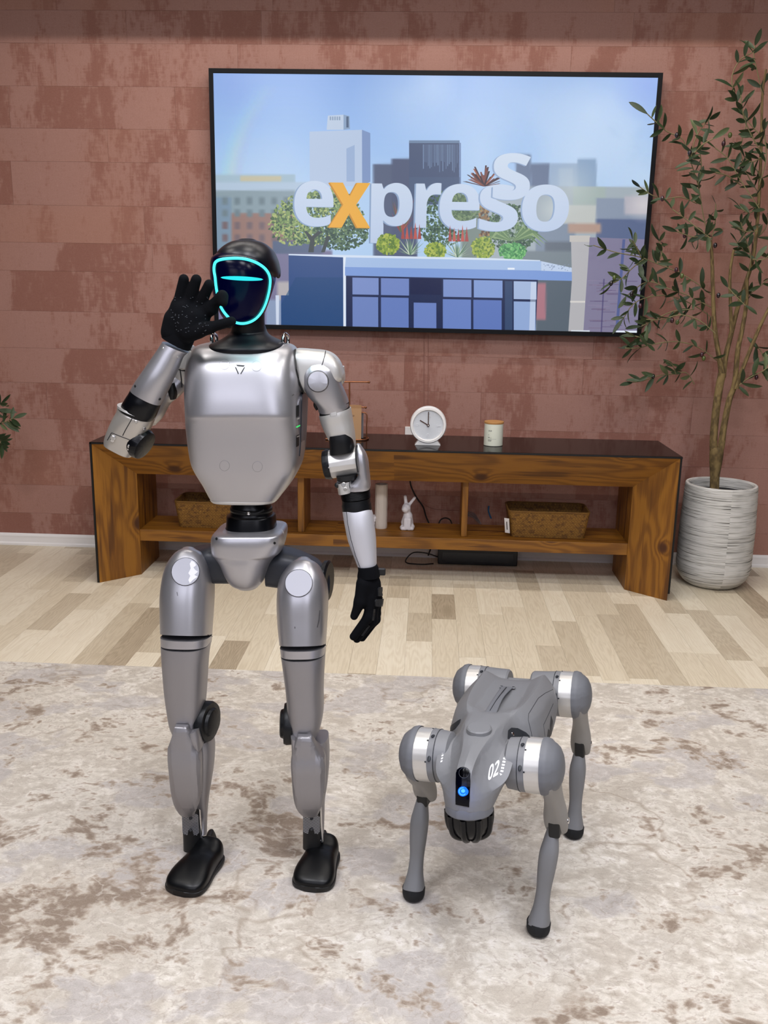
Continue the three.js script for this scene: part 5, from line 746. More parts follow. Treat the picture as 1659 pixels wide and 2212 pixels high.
// --- waist and pelvis
const ZP = ZB + 0.0;
R_('waist_joint', limb([[503, 1066, 580, 1068, ZP, 0.038, 2.2], [503, 1088, 581, 1090, ZP, 0.038, 2.2], [500, 1089, 585, 1091, ZP, 0.042, 2.2], [499, 1106, 587, 1108, ZP, 0.043, 2.2], [497, 1109, 590, 1111, ZP, 0.046, 2.4], [492, 1112, 594, 1114, ZP, 0.05, 2.6], [491, 1134, 596, 1136, ZP, 0.051, 2.6], [488, 1139, 598, 1140, ZP, 0.053, 2.6], [491, 1146, 595, 1147, ZP, 0.050, 2.6]], { seg: 64, linear: true }), gloss, rob, 'black stepped waist joint');
R_('hose_clamp', new THREE.TorusGeometry(0.0405, 0.0035, 8, 64).rotateX(Math.PI / 2).scale(1, 1.6, 1.05).translate(P(543, 1099, ZP).x, P(543, 1099, ZP).y, ZP), satin); { const c = P(537, 1109, ZP + 0.049); R_('clamp_bolt', ball(c, 0.0042), chrome); R_('clamp_bar', tube([c, P(556, 1108, ZP + 0.048), P(570, 1101, ZP + 0.042)], 0.0024, 8), satin); }
const pel = R_('pelvis_shell', limb([[489, 1138, 609, 1138, ZP + 0.006, 0.060, 5.5, 0.055], [474, 1141, 614, 1141, ZP + 0.006, 0.072, 5.5, 0.06], [467, 1147, 617, 1147, ZP + 0.006, 0.076, 5, 0.06], [465, 1160, 616, 1162, ZP + 0.006, 0.078, 4.6, 0.06], [464.5, 1185, 609, 1187, ZP + 0.006, 0.077, 3.6, 0.055], [470, 1200, 597, 1200, ZP + 0.008, 0.075, 3, 0.05], [480, 1214, 586, 1214, ZP + 0.010, 0.072, 2.8, 0.045], [489, 1236, 576, 1238, ZP + 0.012, 0.064, 2.6, 0.04], [499, 1252, 569, 1254, ZP + 0.012, 0.054, 2.4, 0.035], [512, 1261, 561, 1262, ZP + 0.012, 0.042, 2.2, 0.03]], { seg: 72, sub: 6, caps: [0, 0.006] }), silver, rob, 'silver pelvis shell');
for (const [x, y] of [[468, 1164], [593, 1173]]) R_('screw_hole', patch(pel, ellipse(x, y, 2.6, 3, 16), 0.0006), rubber, pel);
R_('pelvis_seam', seam(pel, [[605, 1141], [611, 1147], [614, 1158], [615, 1164]], 0.0006), silverPale, pel);
for (const [rows] of [[[[414, 1184, 414, 1246, ZP - 0.035, 0.045, 3.6], [440, 1180, 440, 1262, ZP - 0.03, 0.05, 3.8], [467, 1177, 466, 1254, ZP - 0.02, 0.05, 3.8], [498, 1190, 500, 1254, ZP - 0.02, 0.045, 3.6]]], [[[580, 1190, 580, 1260, ZP - 0.02, 0.045, 3.6], [612, 1186, 612, 1264, ZP - 0.02, 0.05, 3.8], [650, 1194, 648, 1270, ZP - 0.03, 0.05, 3.8], [690, 1212, 688, 1276, ZP - 0.04, 0.045, 3.4], [705, 1228, 703, 1280, ZP - 0.045, 0.04, 3]]]]) R_('hip_block', limb(rows, { seg: 40, sub: 4 }), navy, rob, 'dark hip drive block');
R_('hip_disc', turned(P(700, 1255, ZP - 0.02), V(1, 0, 0.15).normalize(), [[0, 0.0001], [0, 0.044], [0.008, 0.045], [0.012, 0.04], [0.012, 0.0001]], 40), satin);
// --- legs
function leg(o) {
  const th = R_('thigh', limb(o.thigh, { seg: 64, sub: 6, caps: [0.006, 0] }), silver, rob, 'silver thigh shell');
  const h = hit(th, o.disc[0], o.disc[1]); if (h) { const n = h.n.clone().lerp(V(0, 0.15, 1), 0.12).normalize(), r = o.disc[2] / pxAt(h.p.z, h.p.y); R_('thigh_disc', turned(h.p.clone().addScaledVector(n, -0.012), n, [[0, r], [0.0142, r], [0.0150, r - 0.0008], [0.0150, 0.0001]], 56), paleDisc, th, 'flat pale round cover on the thigh'); R_('disc_ring', new THREE.TorusGeometry(r + 0.0004, 0.0007, 8, 56).applyQuaternion(new THREE.Quaternion().setFromUnitVectors(V(0, 0, 1), n)).translate(h.p.x + n.x * 0.0012, h.p.y + n.y * 0.0012, h.p.z + n.z * 0.0012), gap, th); }
  o.sticker && R_('torn_sticker', patch([th.children.find((q) => q.name === 'thigh_disc'), th], o.sticker, 0.0007), std({ color: 0xe8e8ec, roughness: 0.5 }), th, 'torn white sticker on the round cover');
  for (const q of o.scuffs) R_('scuff_mark', patch(th, q, 0.0004), std({ color: 0x4a484a, roughness: 0.7 }), th, 'dark scuff mark');
  R_('thigh_gap', limb(o.gap, { seg: 48, sub: 1 }), gap); R_('thigh_band', limb(o.band, { seg: 56, sub: 2 }), silver, rob, 'silver band under the thigh shell');
  const lo = R_('lower_thigh', limb(o.lower, { seg: 64, sub: 5, caps: [0, 0.01] }), silverGrey, rob, 'grey lower thigh');
  R_('band_seam', seam([lo], o.seam, 0.0007), silverPale, lo);
  const km = o.motor; R_('knee_motor', turned(P(km[0], km[1], km[2]), V(km[3], 0.02, km[4]).normalize(), [[0, 0.0001], [0, km[5]], [0.012, km[5] * 1.02], [0.018, km[5] * 0.96], [0.019, km[5] * 0.72], [0.025, km[5] * 0.66], [0.027, km[5] * 0.55], [0.027, 0.0001]], 40), satin, rob, 'black knee motor cover');
  R_('knee_link', limb(o.link, { seg: 32, sub: 3 }), silverGrey);
  R_('calf', limb(o.calf, { seg: 44, sub: 5 }), silverGrey, rob, 'grey calf shell');
  const sh = R_('shin_plate', limb(o.shin, { seg: 64, sub: 2, crease: 0.45 }), silverGrey, rob, 'grey faceted shin plate');
  R_('shin_guard', patch([sh, lo], o.guard, 0.0035, [], 0.006, 7), silverGrey, sh, 'flat sharp-edged guard over the shin');
  R_('shin_crease', seam(sh, o.crease, 0.0005), gap, sh);
  R_('ankle', limb(o.ankle, { seg: 32, sub: 3 }), rubber, rob, 'black ankle joint');
  R_('ankle_rod', tube(o.rod.map(([x, y, z]) => P(x, y, z)), 0.0035, 8), chrome);
  R_('carbon_plate', (() => { const [x0, y0, x1, y1, z] = o.carbon, a = P(x0, y0, z), b = P(x1, y1, z), s = new THREE.Shape(), w = b.x - a.x, hh = a.y - b.y, n = 0.005; s.moveTo(0, 0.006); s.lineTo(0.004, 0); s.lineTo(w * 0.3, 0); s.lineTo(w * 0.38, 0.012); s.lineTo(w * 0.62, 0.012); s.lineTo(w * 0.7, 0); s.lineTo(w - 0.004, 0); s.lineTo(w, 0.006); s.lineTo(w, hh - n); s.lineTo(w - n, hh); s.lineTo(w * 0.7, hh); s.lineTo(w * 0.6, hh - n); s.lineTo(w * 0.4, hh - n); s.lineTo(w * 0.3, hh); s.lineTo(n, hh); s.lineTo(0, hh - n); const g = new THREE.ExtrudeGeometry(s, { depth: 0.003, bevelEnabled: false }); { const uv = g.attributes.uv, p = g.attributes.position; for (let i = 0; i < uv.count; i++) uv.setXY(i, p.getX(i) / 0.03, p.getY(i) / 0.03); } g.translate(a.x, b.y, z); return g; })(), carbonMat, rob, 'woven carbon plate on the ankle');
  for (const y of [0.25, 0.8]) { const [x0, y0, x1, y1, z] = o.carbon; R_('carbon_bolt', disc(P((x0 + x1) / 2, y0 + (y1 - y0) * y, z + 0.002), P((x0 + x1) / 2, y0 + (y1 - y0) * y, z + 0.006), 0.0035, 0.0008, 16), rubber); }
  // shoe: local frame along the foot
  const t0 = G(o.heel[0], o.heel[1], 0.006), t1 = G(o.toe[0], o.toe[1], 0.006), ax = t1.clone().sub(t0), L = ax.length(); ax.normalize(); const sd = V(ax.z, 0, -ax.x), S = [];
  for (const [t, w, hgt] of [[0.0, 0.018, 0.046], [0.04, 0.028, 0.052], [0.13, 0.033, 0.050], [0.24, 0.034, 0.044], [0.34, 0.0355, 0.043], [0.42, 0.0365, 0.044], [0.56, 0.0395, 0.043], [0.7, 0.043, 0.039], [0.84, 0.0425, 0.033], [0.94, 0.036, 0.027], [0.985, 0.025, 0.021], [1, 0.012, 0.014]]) S.push({ c: t0.clone().addScaledVector(ax, L * t).add(V(0, hgt * 0.42, 0)), u: sd.clone().multiplyScalar(w * 1.02), f: V(0, hgt * 0.58, 0), b: V(0, hgt * 0.40, 0), n: 2.9 });
  const shoe = R_('shoe', loft(S, { seg: 48, sub: 4 }), phy({ color: 0x060709, roughness: 0.36, specularIntensity: 0.6 }), rob, 'glossy black moulded shoe');
  R_('shoe_sole', loft([[0, 0.019], [0.05, 0.031], [0.2, 0.0375], [0.45, 0.0385], [0.7, 0.044], [0.86, 0.043], [0.96, 0.034], [1.01, 0.014]].map(([t, w]) => ({ c: t0.clone().addScaledVector(ax, L * t).add(V(0, 0.0065, 0)), u: sd.clone().multiplyScalar(w * 1.04), f: V(0, 0.0065, 0), b: V(0, 0.0063, 0), n: 5 })), { seg: 40, sub: 4 }), rubber, shoe, 'black sole');
  R_('heel_counter', limb(o.counter, { seg: 32, sub: 4, caps: [0.004, 0] }), rubber, shoe, 'raised black heel of the shoe');
}
const carbonTex = dataTex(128, 128, (u, v) => { const x = u * 16, y = v * 16, k = ((Math.floor(x) + 2 * Math.floor(y)) % 4 + 4) % 4; return k < 2 ? [150, 152, 158] : [40, 42, 48]; }); carbonTex.wrapS = carbonTex.wrapT = THREE.RepeatWrapping;
const carbonMat = phy({ map: carbonTex, roughness: 0.35, metalness: 0.3, clearcoat: 0.6 });
const Z1 = -1.80, Z2 = -1.77, Z3 = -1.745, Z4 = -1.79;
leg({
  thigh: [[396, 1191, 426, 1190, Z1 - 0.034, 0.026, 2.4, 0.04], [381, 1199, 441, 1196, Z1 - 0.030, 0.042, 2.5, 0.05], [366, 1217, 453, 1212, Z1 - 0.024, 0.054, 2.6, 0.055], [357, 1244, 459.5, 1240, Z1 - 0.018, 0.061, 2.7, 0.058], [351.5, 1285, 460, 1282, Z1 - 0.007, 0.064, 2.7, 0.058], [350.5, 1325, 458, 1325, Z1 + 0.005, 0.062, 2.7, 0.056], [351, 1368, 455, 1371, Z1 + 0.018, 0.058, 2.7, 0.054]],
  sticker: [[414, 1211], [420, 1214], [424, 1221], [418, 1226], [422, 1231], [428, 1235], [420, 1242], [427, 1246], [418, 1252], [410, 1260], [407, 1253], [411, 1244], [407, 1238], [412, 1228], [410, 1218]], scuffs: [[[381.5, 1279], [383, 1279], [384.5, 1287], [383.5, 1287.5]]],
  disc: [401, 1235, 30], gap: [[350.7, 1369.6, 455.3, 1372.6, Z1 + 0.018, 0.0578, 2.7], [350.8, 1370.8, 455.2, 1373.8, Z1 + 0.0185, 0.0578, 2.7]], band: [[351.5, 1371, 455, 1374.5, Z1 + 0.019, 0.0575, 2.7], [352.6, 1388.5, 453.4, 1391.5, Z1 + 0.0216, 0.0556, 2.8]], seam: [[354, 1390], [400, 1392], [452, 1391]],
  lower: [[352.3, 1386, 453.7, 1389, Z1 + 0.022, 0.0555, 2.8], [354.5, 1420, 448, 1422, Z2 - 0.0075, 0.0545, 3], [359.5, 1484, 444, 1484, Z2 - 0.010, 0.051, 3.1], [365, 1530, 440, 1530, Z2 - 0.010, 0.047, 3], [369, 1560, 432, 1562, Z2 - 0.008, 0.042, 2.8], [375, 1580, 418, 1582, Z2 - 0.006, 0.034, 2.5]],
  motor: [440, 1557, Z2 - 0.012, 1, 0.28, 0.043], link: [[408, 1575, 434, 1566, Z3 - 0.005, 0.03, 2.8], [414, 1590, 438, 1588, Z3 - 0.005, 0.032, 2.8], [424, 1606, 440, 1606, Z3 - 0.008, 0.03, 2.6]],
  calf: [[400, 1596, 458, 1590, Z2 - 0.02, 0.036, 2.8], [410, 1620, 462, 1612, Z2 - 0.02, 0.038, 2.8], [412, 1655, 460.5, 1653, Z2 - 0.02, 0.036, 2.8], [412, 1696, 455, 1694, Z2 - 0.025, 0.032, 2.8], [420, 1728, 450, 1726, Z2 - 0.03, 0.026, 2.8], [429, 1765, 447, 1765, Z2 - 0.035, 0.014, 2.6], [434, 1804, 446, 1803, Z4, 0.012, 2.6]],
  shin: [[379.5, 1567, 405.5, 1568, Z3 + 0.012, 0.012, 7, 0.008], [377.5, 1574, 408, 1573, Z3 + 0.012, 0.014, 7, 0.012], [372.5, 1589, 414, 1588, Z3 + 0.010, 0.018, 7, 0.016], [367, 1604, 423, 1608, Z3 + 0.006, 0.023, 7, 0.026], [366.5, 1608, 431, 1616, Z3 + 0.004, 0.026, 6, 0.030], [367, 1632, 436, 1634, Z3 + 0.002, 0.031, 5.5, 0.034], [369, 1650, 437, 1652, Z3, 0.033, 5, 0.034], [373, 1690, 437, 1692, Z3 - 0.006, 0.034, 5, 0.032], [379, 1718, 434, 1720, Z3 - 0.012, 0.032, 5, 0.028], [387, 1735, 428, 1736, Z3 - 0.022, 0.03, 4.2, 0.024], [394, 1748, 424, 1749, Z3 - 0.024, 0.026, 3.8, 0.02], [399, 1752, 420, 1753, Z3 - 0.024, 0.02, 3.4, 0.016]],
  guard: [[380, 1567], [405, 1568.5], [409, 1575], [419.5, 1600], [425, 1609], [431, 1616], [433, 1630], [433.5, 1660], [433, 1706], [428, 1730], [422.5, 1746], [418, 1750], [399, 1750], [395.5, 1746], [388, 1732], [380, 1710], [372, 1650], [370.5, 1612], [371, 1600], [375.5, 1584]],
  crease: [[436, 1712], [432, 1705], [424, 1622]],
  ankle: [[396, 1742, 430, 1742, Z4 + 0.004, 0.018, 3], [395, 1770, 432, 1770, Z4 + 0.002, 0.018, 3], [397, 1800, 436, 1800, Z4, 0.02, 3], [398, 1830, 440, 1828, Z4, 0.022, 3]], rod: [[430, 1738, Z4 + 0.01], [432, 1780, Z4 + 0.008], [437, 1822, Z4 + 0.008]], carbon: [393.5, 1756, 430, 1803, Z4 + 0.021], counter: [[447, 1801, 460, 1801, -1.825, 0.018, 2.6], [445, 1811, 465, 1811, -1.825, 0.020, 2.6], [444, 1819, 467.5, 1820, -1.825, 0.020, 2.6], [443, 1821, 467, 1821, -1.825, 0.010, 2.6]], heel: [461, 1848], toe: [388, 1936],
});
leg({
  thigh: [[643, 1212, 672, 1211, Z1 - 0.034, 0.026, 2.4, 0.04], [628, 1220, 686, 1218, Z1 - 0.030, 0.042, 2.5, 0.05], [612, 1238, 699, 1236, Z1 - 0.024, 0.054, 2.6, 0.055], [603.5, 1261, 705.5, 1258, Z1 - 0.018, 0.061, 2.7, 0.058], [600.5, 1298, 708, 1292, Z1 - 0.007, 0.064, 2.7, 0.058], [601.5, 1345, 706, 1345, Z1 + 0.005, 0.062, 2.7, 0.056], [606, 1392, 703, 1391, Z1 + 0.018, 0.058, 2.7, 0.054]],
  scuffs: [[[690, 1318], [691.5, 1319], [690, 1340], [686, 1356], [684.5, 1355], [688, 1338]], [[636, 1354], [638, 1353.5], [638, 1358], [636.5, 1358]]],
  disc: [645.5, 1260, 29.5], gap: [[605.7, 1393.8, 703.3, 1392.8, Z1 + 0.018, 0.0578, 2.7], [606, 1395, 703.3, 1394, Z1 + 0.0185, 0.0576, 2.7]], band: [[607, 1395, 703, 1394, Z1 + 0.019, 0.0572, 2.7], [609, 1412, 702, 1411, Z1 + 0.0216, 0.0547, 2.8]], seam: [[610, 1412], [655, 1414], [701, 1411]],
  lower: [[608.8, 1410, 702.3, 1409, Z1 + 0.022, 0.0545, 2.8], [612, 1428, 701, 1428, Z2 - 0.0075, 0.0540, 3], [619.5, 1486, 698, 1484, Z2 - 0.010, 0.051, 3.1], [623.5, 1539, 698, 1536, Z2 - 0.010, 0.047, 3], [627, 1572, 692, 1570, Z2 - 0.008, 0.042, 2.8], [634, 1590, 684, 1590, Z2 - 0.006, 0.034, 2.5]],
  motor: [632, 1563, Z2 - 0.012, -1, 0.12, 0.044], link: [[630, 1582, 648, 1588, Z3 - 0.005, 0.03, 2.8], [632, 1600, 650, 1604, Z3 - 0.005, 0.032, 2.8], [632, 1620, 646, 1620, Z3 - 0.008, 0.03, 2.6]],
  calf: [[660, 1596, 709, 1590, Z2 - 0.02, 0.036, 2.8], [664, 1620, 711, 1622, Z2 - 0.02, 0.038, 2.8], [664, 1655, 710.5, 1653, Z2 - 0.02, 0.036, 2.8], [664, 1696, 707, 1694, Z2 - 0.025, 0.032, 2.8], [672, 1728, 702, 1726, Z2 - 0.03, 0.026, 2.8], [684, 1765, 700.5, 1765, Z2 - 0.035, 0.014, 2.6], [687, 1814, 699, 1813, Z4, 0.012, 2.6]],
  shin: [[644, 1588, 672.5, 1589, Z3 + 0.012, 0.012, 7, 0.008], [642, 1594, 675.5, 1594, Z3 + 0.012, 0.014, 7, 0.012], [637.5, 1608, 681, 1607, Z3 + 0.010, 0.018, 7, 0.016], [631.5, 1624, 691, 1621, Z3 + 0.006, 0.023, 7, 0.026], [630.5, 1629, 698, 1627, Z3 + 0.004, 0.026, 6, 0.030], [630.5, 1645, 702, 1643, Z3 + 0.003, 0.031, 5.5, 0.034], [631.5, 1660, 703, 1660, Z3, 0.033, 5, 0.034], [634.5, 1698, 702, 1698, Z3 - 0.006, 0.034, 5, 0.032], [638.5, 1720, 699, 1720, Z3 - 0.012, 0.032, 5, 0.028], [645, 1735, 694, 1736, Z3 - 0.022, 0.03, 4.2, 0.024], [654, 1749, 688.5, 1750, Z3 - 0.024, 0.026, 3.8, 0.02], [659, 1753, 684, 1754, Z3 - 0.024, 0.02, 3.4, 0.016]],
  guard: [[644, 1588], [672.5, 1590], [677, 1596], [685.5, 1614], [690, 1621], [697, 1627], [699, 1640], [699.5, 1662], [698, 1704], [693, 1730], [687, 1747], [683, 1751], [660, 1751], [656, 1747], [648, 1734], [640, 1716], [636, 1692], [634, 1656], [634, 1634], [637, 1620], [640, 1602]],
  crease: [[700, 1712], [698, 1700], [690, 1626]],
  ankle: [[656, 1744, 691, 1744, Z4 + 0.004, 0.018, 3], [655, 1770, 692, 1770, Z4 + 0.002, 0.018, 3], [655, 1800, 694, 1800, Z4, 0.02, 3], [655, 1826, 696, 1824, Z4, 0.022, 3]], rod: [[692, 1738, Z4 + 0.01], [693, 1780, Z4 + 0.008], [696, 1818, Z4 + 0.008]], carbon: [655, 1758, 691, 1800, Z4 + 0.021], counter: [[693, 1802, 705, 1803, -1.845, 0.018, 2.6], [692, 1813, 710, 1814, -1.845, 0.020, 2.6], [690, 1822, 713.5, 1823, -1.845, 0.020, 2.6], [689, 1825, 714, 1825, -1.845, 0.010, 2.6]], heel: [704, 1840], toe: [670, 1927],
});

// ------------------------------------------------------------------ robot dog (own frame: x to its left hand side as seen here, y up, z forward)
{
  const ya = 0.3, pi_ = 0.0563, ro = 0.0909, C = V(0.1783, 0.3556, -1.7881);
  const f = V(-Math.sin(ya), 0, Math.cos(ya)), s = V(Math.cos(ya), 0, Math.sin(ya)), u = V(0, 1, 0);
  const f2 = f.clone().multiplyScalar(Math.cos(pi_)).addScaledVector(u, Math.sin(pi_)), u2 = u.clone().multiplyScalar(Math.cos(pi_)).addScaledVector(f, -Math.sin(pi_));
  const s2 = s.clone().multiplyScalar(Math.cos(ro)).addScaledVector(u2, Math.sin(ro)), u3 = u2.clone().multiplyScalar(Math.cos(ro)).addScaledVector(s, -Math.sin(ro));
  const base = V(C.x, 0.006, C.z), dog = thing('robot_dog', 'grey four-legged robot dog numbered 02 with a blue lamp on its face', 'robot dog', base);
  const own = new THREE.Matrix4().makeBasis(s2, u3, f2).setPosition(0, C.y - base.y, 0), world = own.clone().premultiply(new THREE.Matrix4().makeTranslation(base.x, base.y, base.z)), back = world.clone().invert();
  const grey = std({ color: 0x7b7c7f, roughness: 0.55, metalness: 0.12 }), greyDark = std({ color: 0x6c6e73, roughness: 0.6, metalness: 0.1 }), dark = std({ color: 0x22262c, roughness: 0.6 }), warm = std({ color: 0x8e8c89, roughness: 0.5, metalness: 0.15 });  // dark: colour put in for shade in seams and hip hollows
  const A = (n, g, m, p = dog, l) => addL(n, g.applyMatrix4(own), m, p, l);
  const toL = (p) => p.clone().applyMatrix4(back), toW = (p) => p.clone().applyMatrix4(world);
  // trunk and head: mirrored profiles along z. each station: z, [x, y] from the top centre round the +x side to the bottom centre
  const ST = [
    [-0.178, [[0, 0.016], [0.03, 0.016], [0.05, 0.014], [0.062, 0.002], [0.064, -0.014], [0.056, -0.034], [0.03, -0.044], [0, -0.044]]],
    [-0.166, [[0, 0.030], [0.034, 0.031], [0.058, 0.033], [0.076, 0.016], [0.080, -0.006], [0.072, -0.036], [0.04, -0.052], [0, -0.052]]],
    [-0.135, [[0, 0.046], [0.036, 0.049], [0.066, 0.063], [0.087, 0.034], [0.093, 0.0], [0.084, -0.038], [0.05, -0.056], [0, -0.056]]],
    [-0.09, [[0, 0.052], [0.038, 0.054], [0.067, 0.066], [0.091, 0.042], [0.100, 0.0], [0.090, -0.042], [0.05, -0.060], [0, -0.060]]],
    [-0.02, [[0, 0.053], [0.040, 0.054], [0.066, 0.067], [0.091, 0.044], [0.102, 0.0], [0.092, -0.042], [0.05, -0.060], [0, -0.060]]],
    [0.05, [[0, 0.054], [0.040, 0.055], [0.060, 0.066], [0.086, 0.044], [0.099, 0.0], [0.088, -0.042], [0.05, -0.060], [0, -0.060]]],
    [0.09, [[0, 0.056], [0.036, 0.062], [0.052, 0.064], [0.073, 0.042], [0.088, 0.004], [0.080, -0.040], [0.05, -0.058], [0, -0.058]]],
    [0.115, [[0, 0.064], [0.034, 0.062], [0.045, 0.058], [0.058, 0.038], [0.072, 0.006], [0.070, -0.040], [0.05, -0.056], [0, -0.056]]],
    [0.165, [[0, 0.065], [0.032, 0.062], [0.041, 0.055], [0.050, 0.036], [0.064, 0.024], [0.062, -0.020], [0.05, -0.045], [0, -0.045]]],
    [0.205, [[0, 0.061], [0.027, 0.057], [0.034, 0.049], [0.050, 0.035], [0.073, 0.036], [0.060, 0.0], [0.048, -0.040], [0, -0.042]]],
    [0.235, [[0, 0.056], [0.021, 0.051], [0.027, 0.042], [0.046, 0.024], [0.073, 0.022], [0.058, -0.005], [0.046, -0.042], [0, -0.046]]],
    [0.265, [[0, 0.050], [0.0165, 0.044], [0.021, 0.034], [0.040, 0.011], [0.067, 0.0], [0.054, -0.020], [0.044, -0.046], [0, -0.050]]],
    [0.29, [[0, 0.043], [0.015, 0.037], [0.0175, 0.026], [0.032, 0.006], [0.048, -0.012], [0.047, -0.030], [0.0425, -0.048], [0, -0.052]]],
    [0.308, [[0, 0.034], [0.014, 0.028], [0.016, 0.018], [0.026, 0.0], [0.036, -0.014], [0.038, -0.032], [0.035, -0.049], [0, -0.052]]],
    [0.320, [[0, 0.016], [0.0115, 0.011], [0.013, 0.005], [0.019, -0.008], [0.024, -0.020], [0.025, -0.034], [0.023, -0.047], [0, -0.050]]],
    [0.327, [[0, -0.004], [0.007, -0.007], [0.008, -0.010], [0.011, -0.016], [0.013, -0.024], [0.013, -0.033], [0.012, -0.040], [0, -0.042]]]];
  const crT = (a, b, c, d, t, k) => { const m = k * (c - a), n = k * (d - b), u1 = t * t, u2_ = u1 * t; return (2 * u2_ - 3 * u1 + 1) * b + (u2_ - 2 * u1 + t) * m + (3 * u1 - 2 * u2_) * c + (u2_ - u1) * n; };
  const KP = ST[0][1].length, subR = 5, subS = 5, rowsP = [];
  const prof = ST.map(([z, l]) => { const q = []; for (let i = 0; i < KP - 1; i++) for (let k = 0; k < subR; k++) { const g = (j) => l[Math.max(0, Math.min(KP - 1, j))], m0 = i ? g(i - 1) : [-g(1)[0], g(1)[1]], m3 = i + 2 < KP ? g(i + 2) : [-g(KP - 2)[0], g(KP - 2)[1]], t = k / subR; q.push([crT(m0[0], g(i)[0], g(i + 1)[0], m3[0], t, 0.2), crT(m0[1], g(i)[1], g(i + 1)[1], m3[1], t, 0.2)]); } q.push(l[KP - 1]); return q; });
  for (let i = 0; i < ST.length - 1; i++) for (let k = 0; k < (i === ST.length - 2 ? subS + 1 : subS); k++) { const t = k / subS, gi = (j) => Math.max(0, Math.min(ST.length - 1, j)); rowsP.push([cr1(ST[gi(i - 1)][0], ST[i][0], ST[i + 1][0], ST[gi(i + 2)][0], t), prof[0].map((_, m) => [0, 1].map((c) => cr1(prof[gi(i - 1)][m][c], prof[i][m][c], prof[i + 1][m][c], prof[gi(i + 2)][m][c], t)))]); }
  const pos = [], idx = [], half = prof[0].length, RN = 2 * half - 2;
  for (const [z, q] of rowsP) { for (let m = 0; m < half; m++) pos.push(q[m][0], q[m][1], z); for (let m = half - 2; m > 0; m--) pos.push(-q[m][0], q[m][1], z); }
  for (let j = 0; j < rowsP.length - 1; j++) for (let i = 0; i < RN; i++) { const a = j * RN + i, b = j * RN + (i + 1) % RN; idx.push(a, b, b + RN, a, b + RN, a + RN); }
  for (const [j, fl] of [[0, 0], [rowsP.length - 1, 1]]) { const o = pos.length / 3; let cx = 0, cy = 0; for (const q of rowsP[j][1]) { cy += q[1] / half; } pos.push(cx, cy, rowsP[j][0] + (fl ? 0.002 : -0.002)); for (let i = 0; i < RN; i++) { const a = j * RN + i, b = j * RN + (i + 1) % RN; fl ? idx.push(o, a, b) : idx.push(o, b, a); } }
  const bg = new THREE.BufferGeometry(); bg.setAttribute('position', new THREE.Float32BufferAttribute(pos, 3)); bg.setAttribute('uv', new THREE.Float32BufferAttribute(new Float32Array(pos.length / 3 * 2), 2)); bg.setIndex(idx.map((_, i, a) => a[i - i % 3 + [0, 2, 1][i % 3]])); bg.computeVertexNormals();
  const body = A('trunk', creased(bg, 0.42), grey, dog, 'grey moulded trunk and head cowl');
  const W_ = (n, g, m, p = dog, l) => add(n, g, m, p, l);          // geometry in world coordinates
  // face strip with camera and blue lamp
  const strip = W_('face_strip', patch(body, ([[986, 1670], [988, 1663], [994, 1658.5], [1001, 1657], [1009, 1659.5], [1014, 1664], [1016, 1671], [1013.5, 1743], [984.5, 1737.5]]), 0.0012, [], 0.002), phy({ color: 0x010208, roughness: 0.25, specularIntensity: 0.3 }), dog, 'glossy black face strip');
  W_('camera_lens', patch(body, ellipse(1003, 1670, 10, 10, 28), 0.0019), phy({ color: 0x010103, roughness: 0.2, specularIntensity: 0.3 }), strip); W_('lens_ring', seam(body, [...ellipse(1003, 1670, 10.5, 10.5, 28), [1013.5, 1670]], 0.0005, 4, 0.0018), std({ color: 0x2b2e36, roughness: 0.3 }), strip);
  const lampM = std({ color: 0x02103a, emissive: 0x0a6cff, emissiveIntensity: 1.5 }), lampC = std({ color: 0x0a3060, emissive: 0x59b4ff, emissiveIntensity: 1.4 });
  W_('face_lamp', patch(body, ellipse(1000.5, 1709, 10.5, 10.5, 32), 0.0021), lampM, strip, 'round glowing blue lamp'); W_('lamp_core', patch(body, ellipse(1001, 1708, 4, 4, 20), 0.0026), lampC, strip); W_('lamp_arc', seam(body, ellipse(1000.5, 1709, 7.5, 7.5, 32).slice(4, 26), 0.0007, 4, 0.0024), lampC, strip);
  { const q = hit(body, 1000.5, 1709); if (q) { const l = new THREE.PointLight(0x2a7bff, 0.004); l.position.copy(q.p.clone().addScaledVector(q.n, 0.02).sub(base)); l.castShadow = true; dog.add(l); } }
  // printed number and hazard stripes
  const ink = std({ color: 0xe9eaec, roughness: 0.6 });
  font.generateShapes('02', 1).forEach((sh) => { const e = sh.extractPoints(8), T = (p) => [1051.5 + p.x * 16 + p.y * 5.0, 1688 - p.x * 9.5 - p.y * 34]; W_('printed_digit', patch(body, e.shape.map(T), 0.0007, e.holes.map((h) => h.map(T))), ink, body, 'white painted digit'); });
  for (let k = 0; k < 7; k++) { const t = k / 7, X = 1095 - 10.5 * t, Y = 1631 + 47 * t; W_('hazard_stripe', patch(body, k === 0 ? [[X, Y], [X + 0.5, Y + 5], [X - 5.5, Y + 4.6]] : k === 6 ? [[X - 7, Y - 1], [X - 1, Y + 1.5], [X - 5, Y + 4.6]] : [[X - 6, Y - 1], [X + 0.3, Y], [X - 0.6, Y + 4], [X - 7, Y + 3]], 0.0007), ink, body, 'white hazard stripe');
    const X2 = 959 - 7.5 * t, Y2 = 1605 + 44 * t; W_('hazard_stripe', patch(body, k === 0 ? [[X2, Y2], [X2 + 3.6, Y2 + 4.5], [X2 - 1, Y2 + 4.6]] : [[X2 - 0.5, Y2 + 1], [X2 + 3.6, Y2 - 0.5], [X2 + 3, Y2 + 3.4], [X2 - 1.2, Y2 + 4.6]], 0.0007), ink, body, 'white hazard stripe'); }
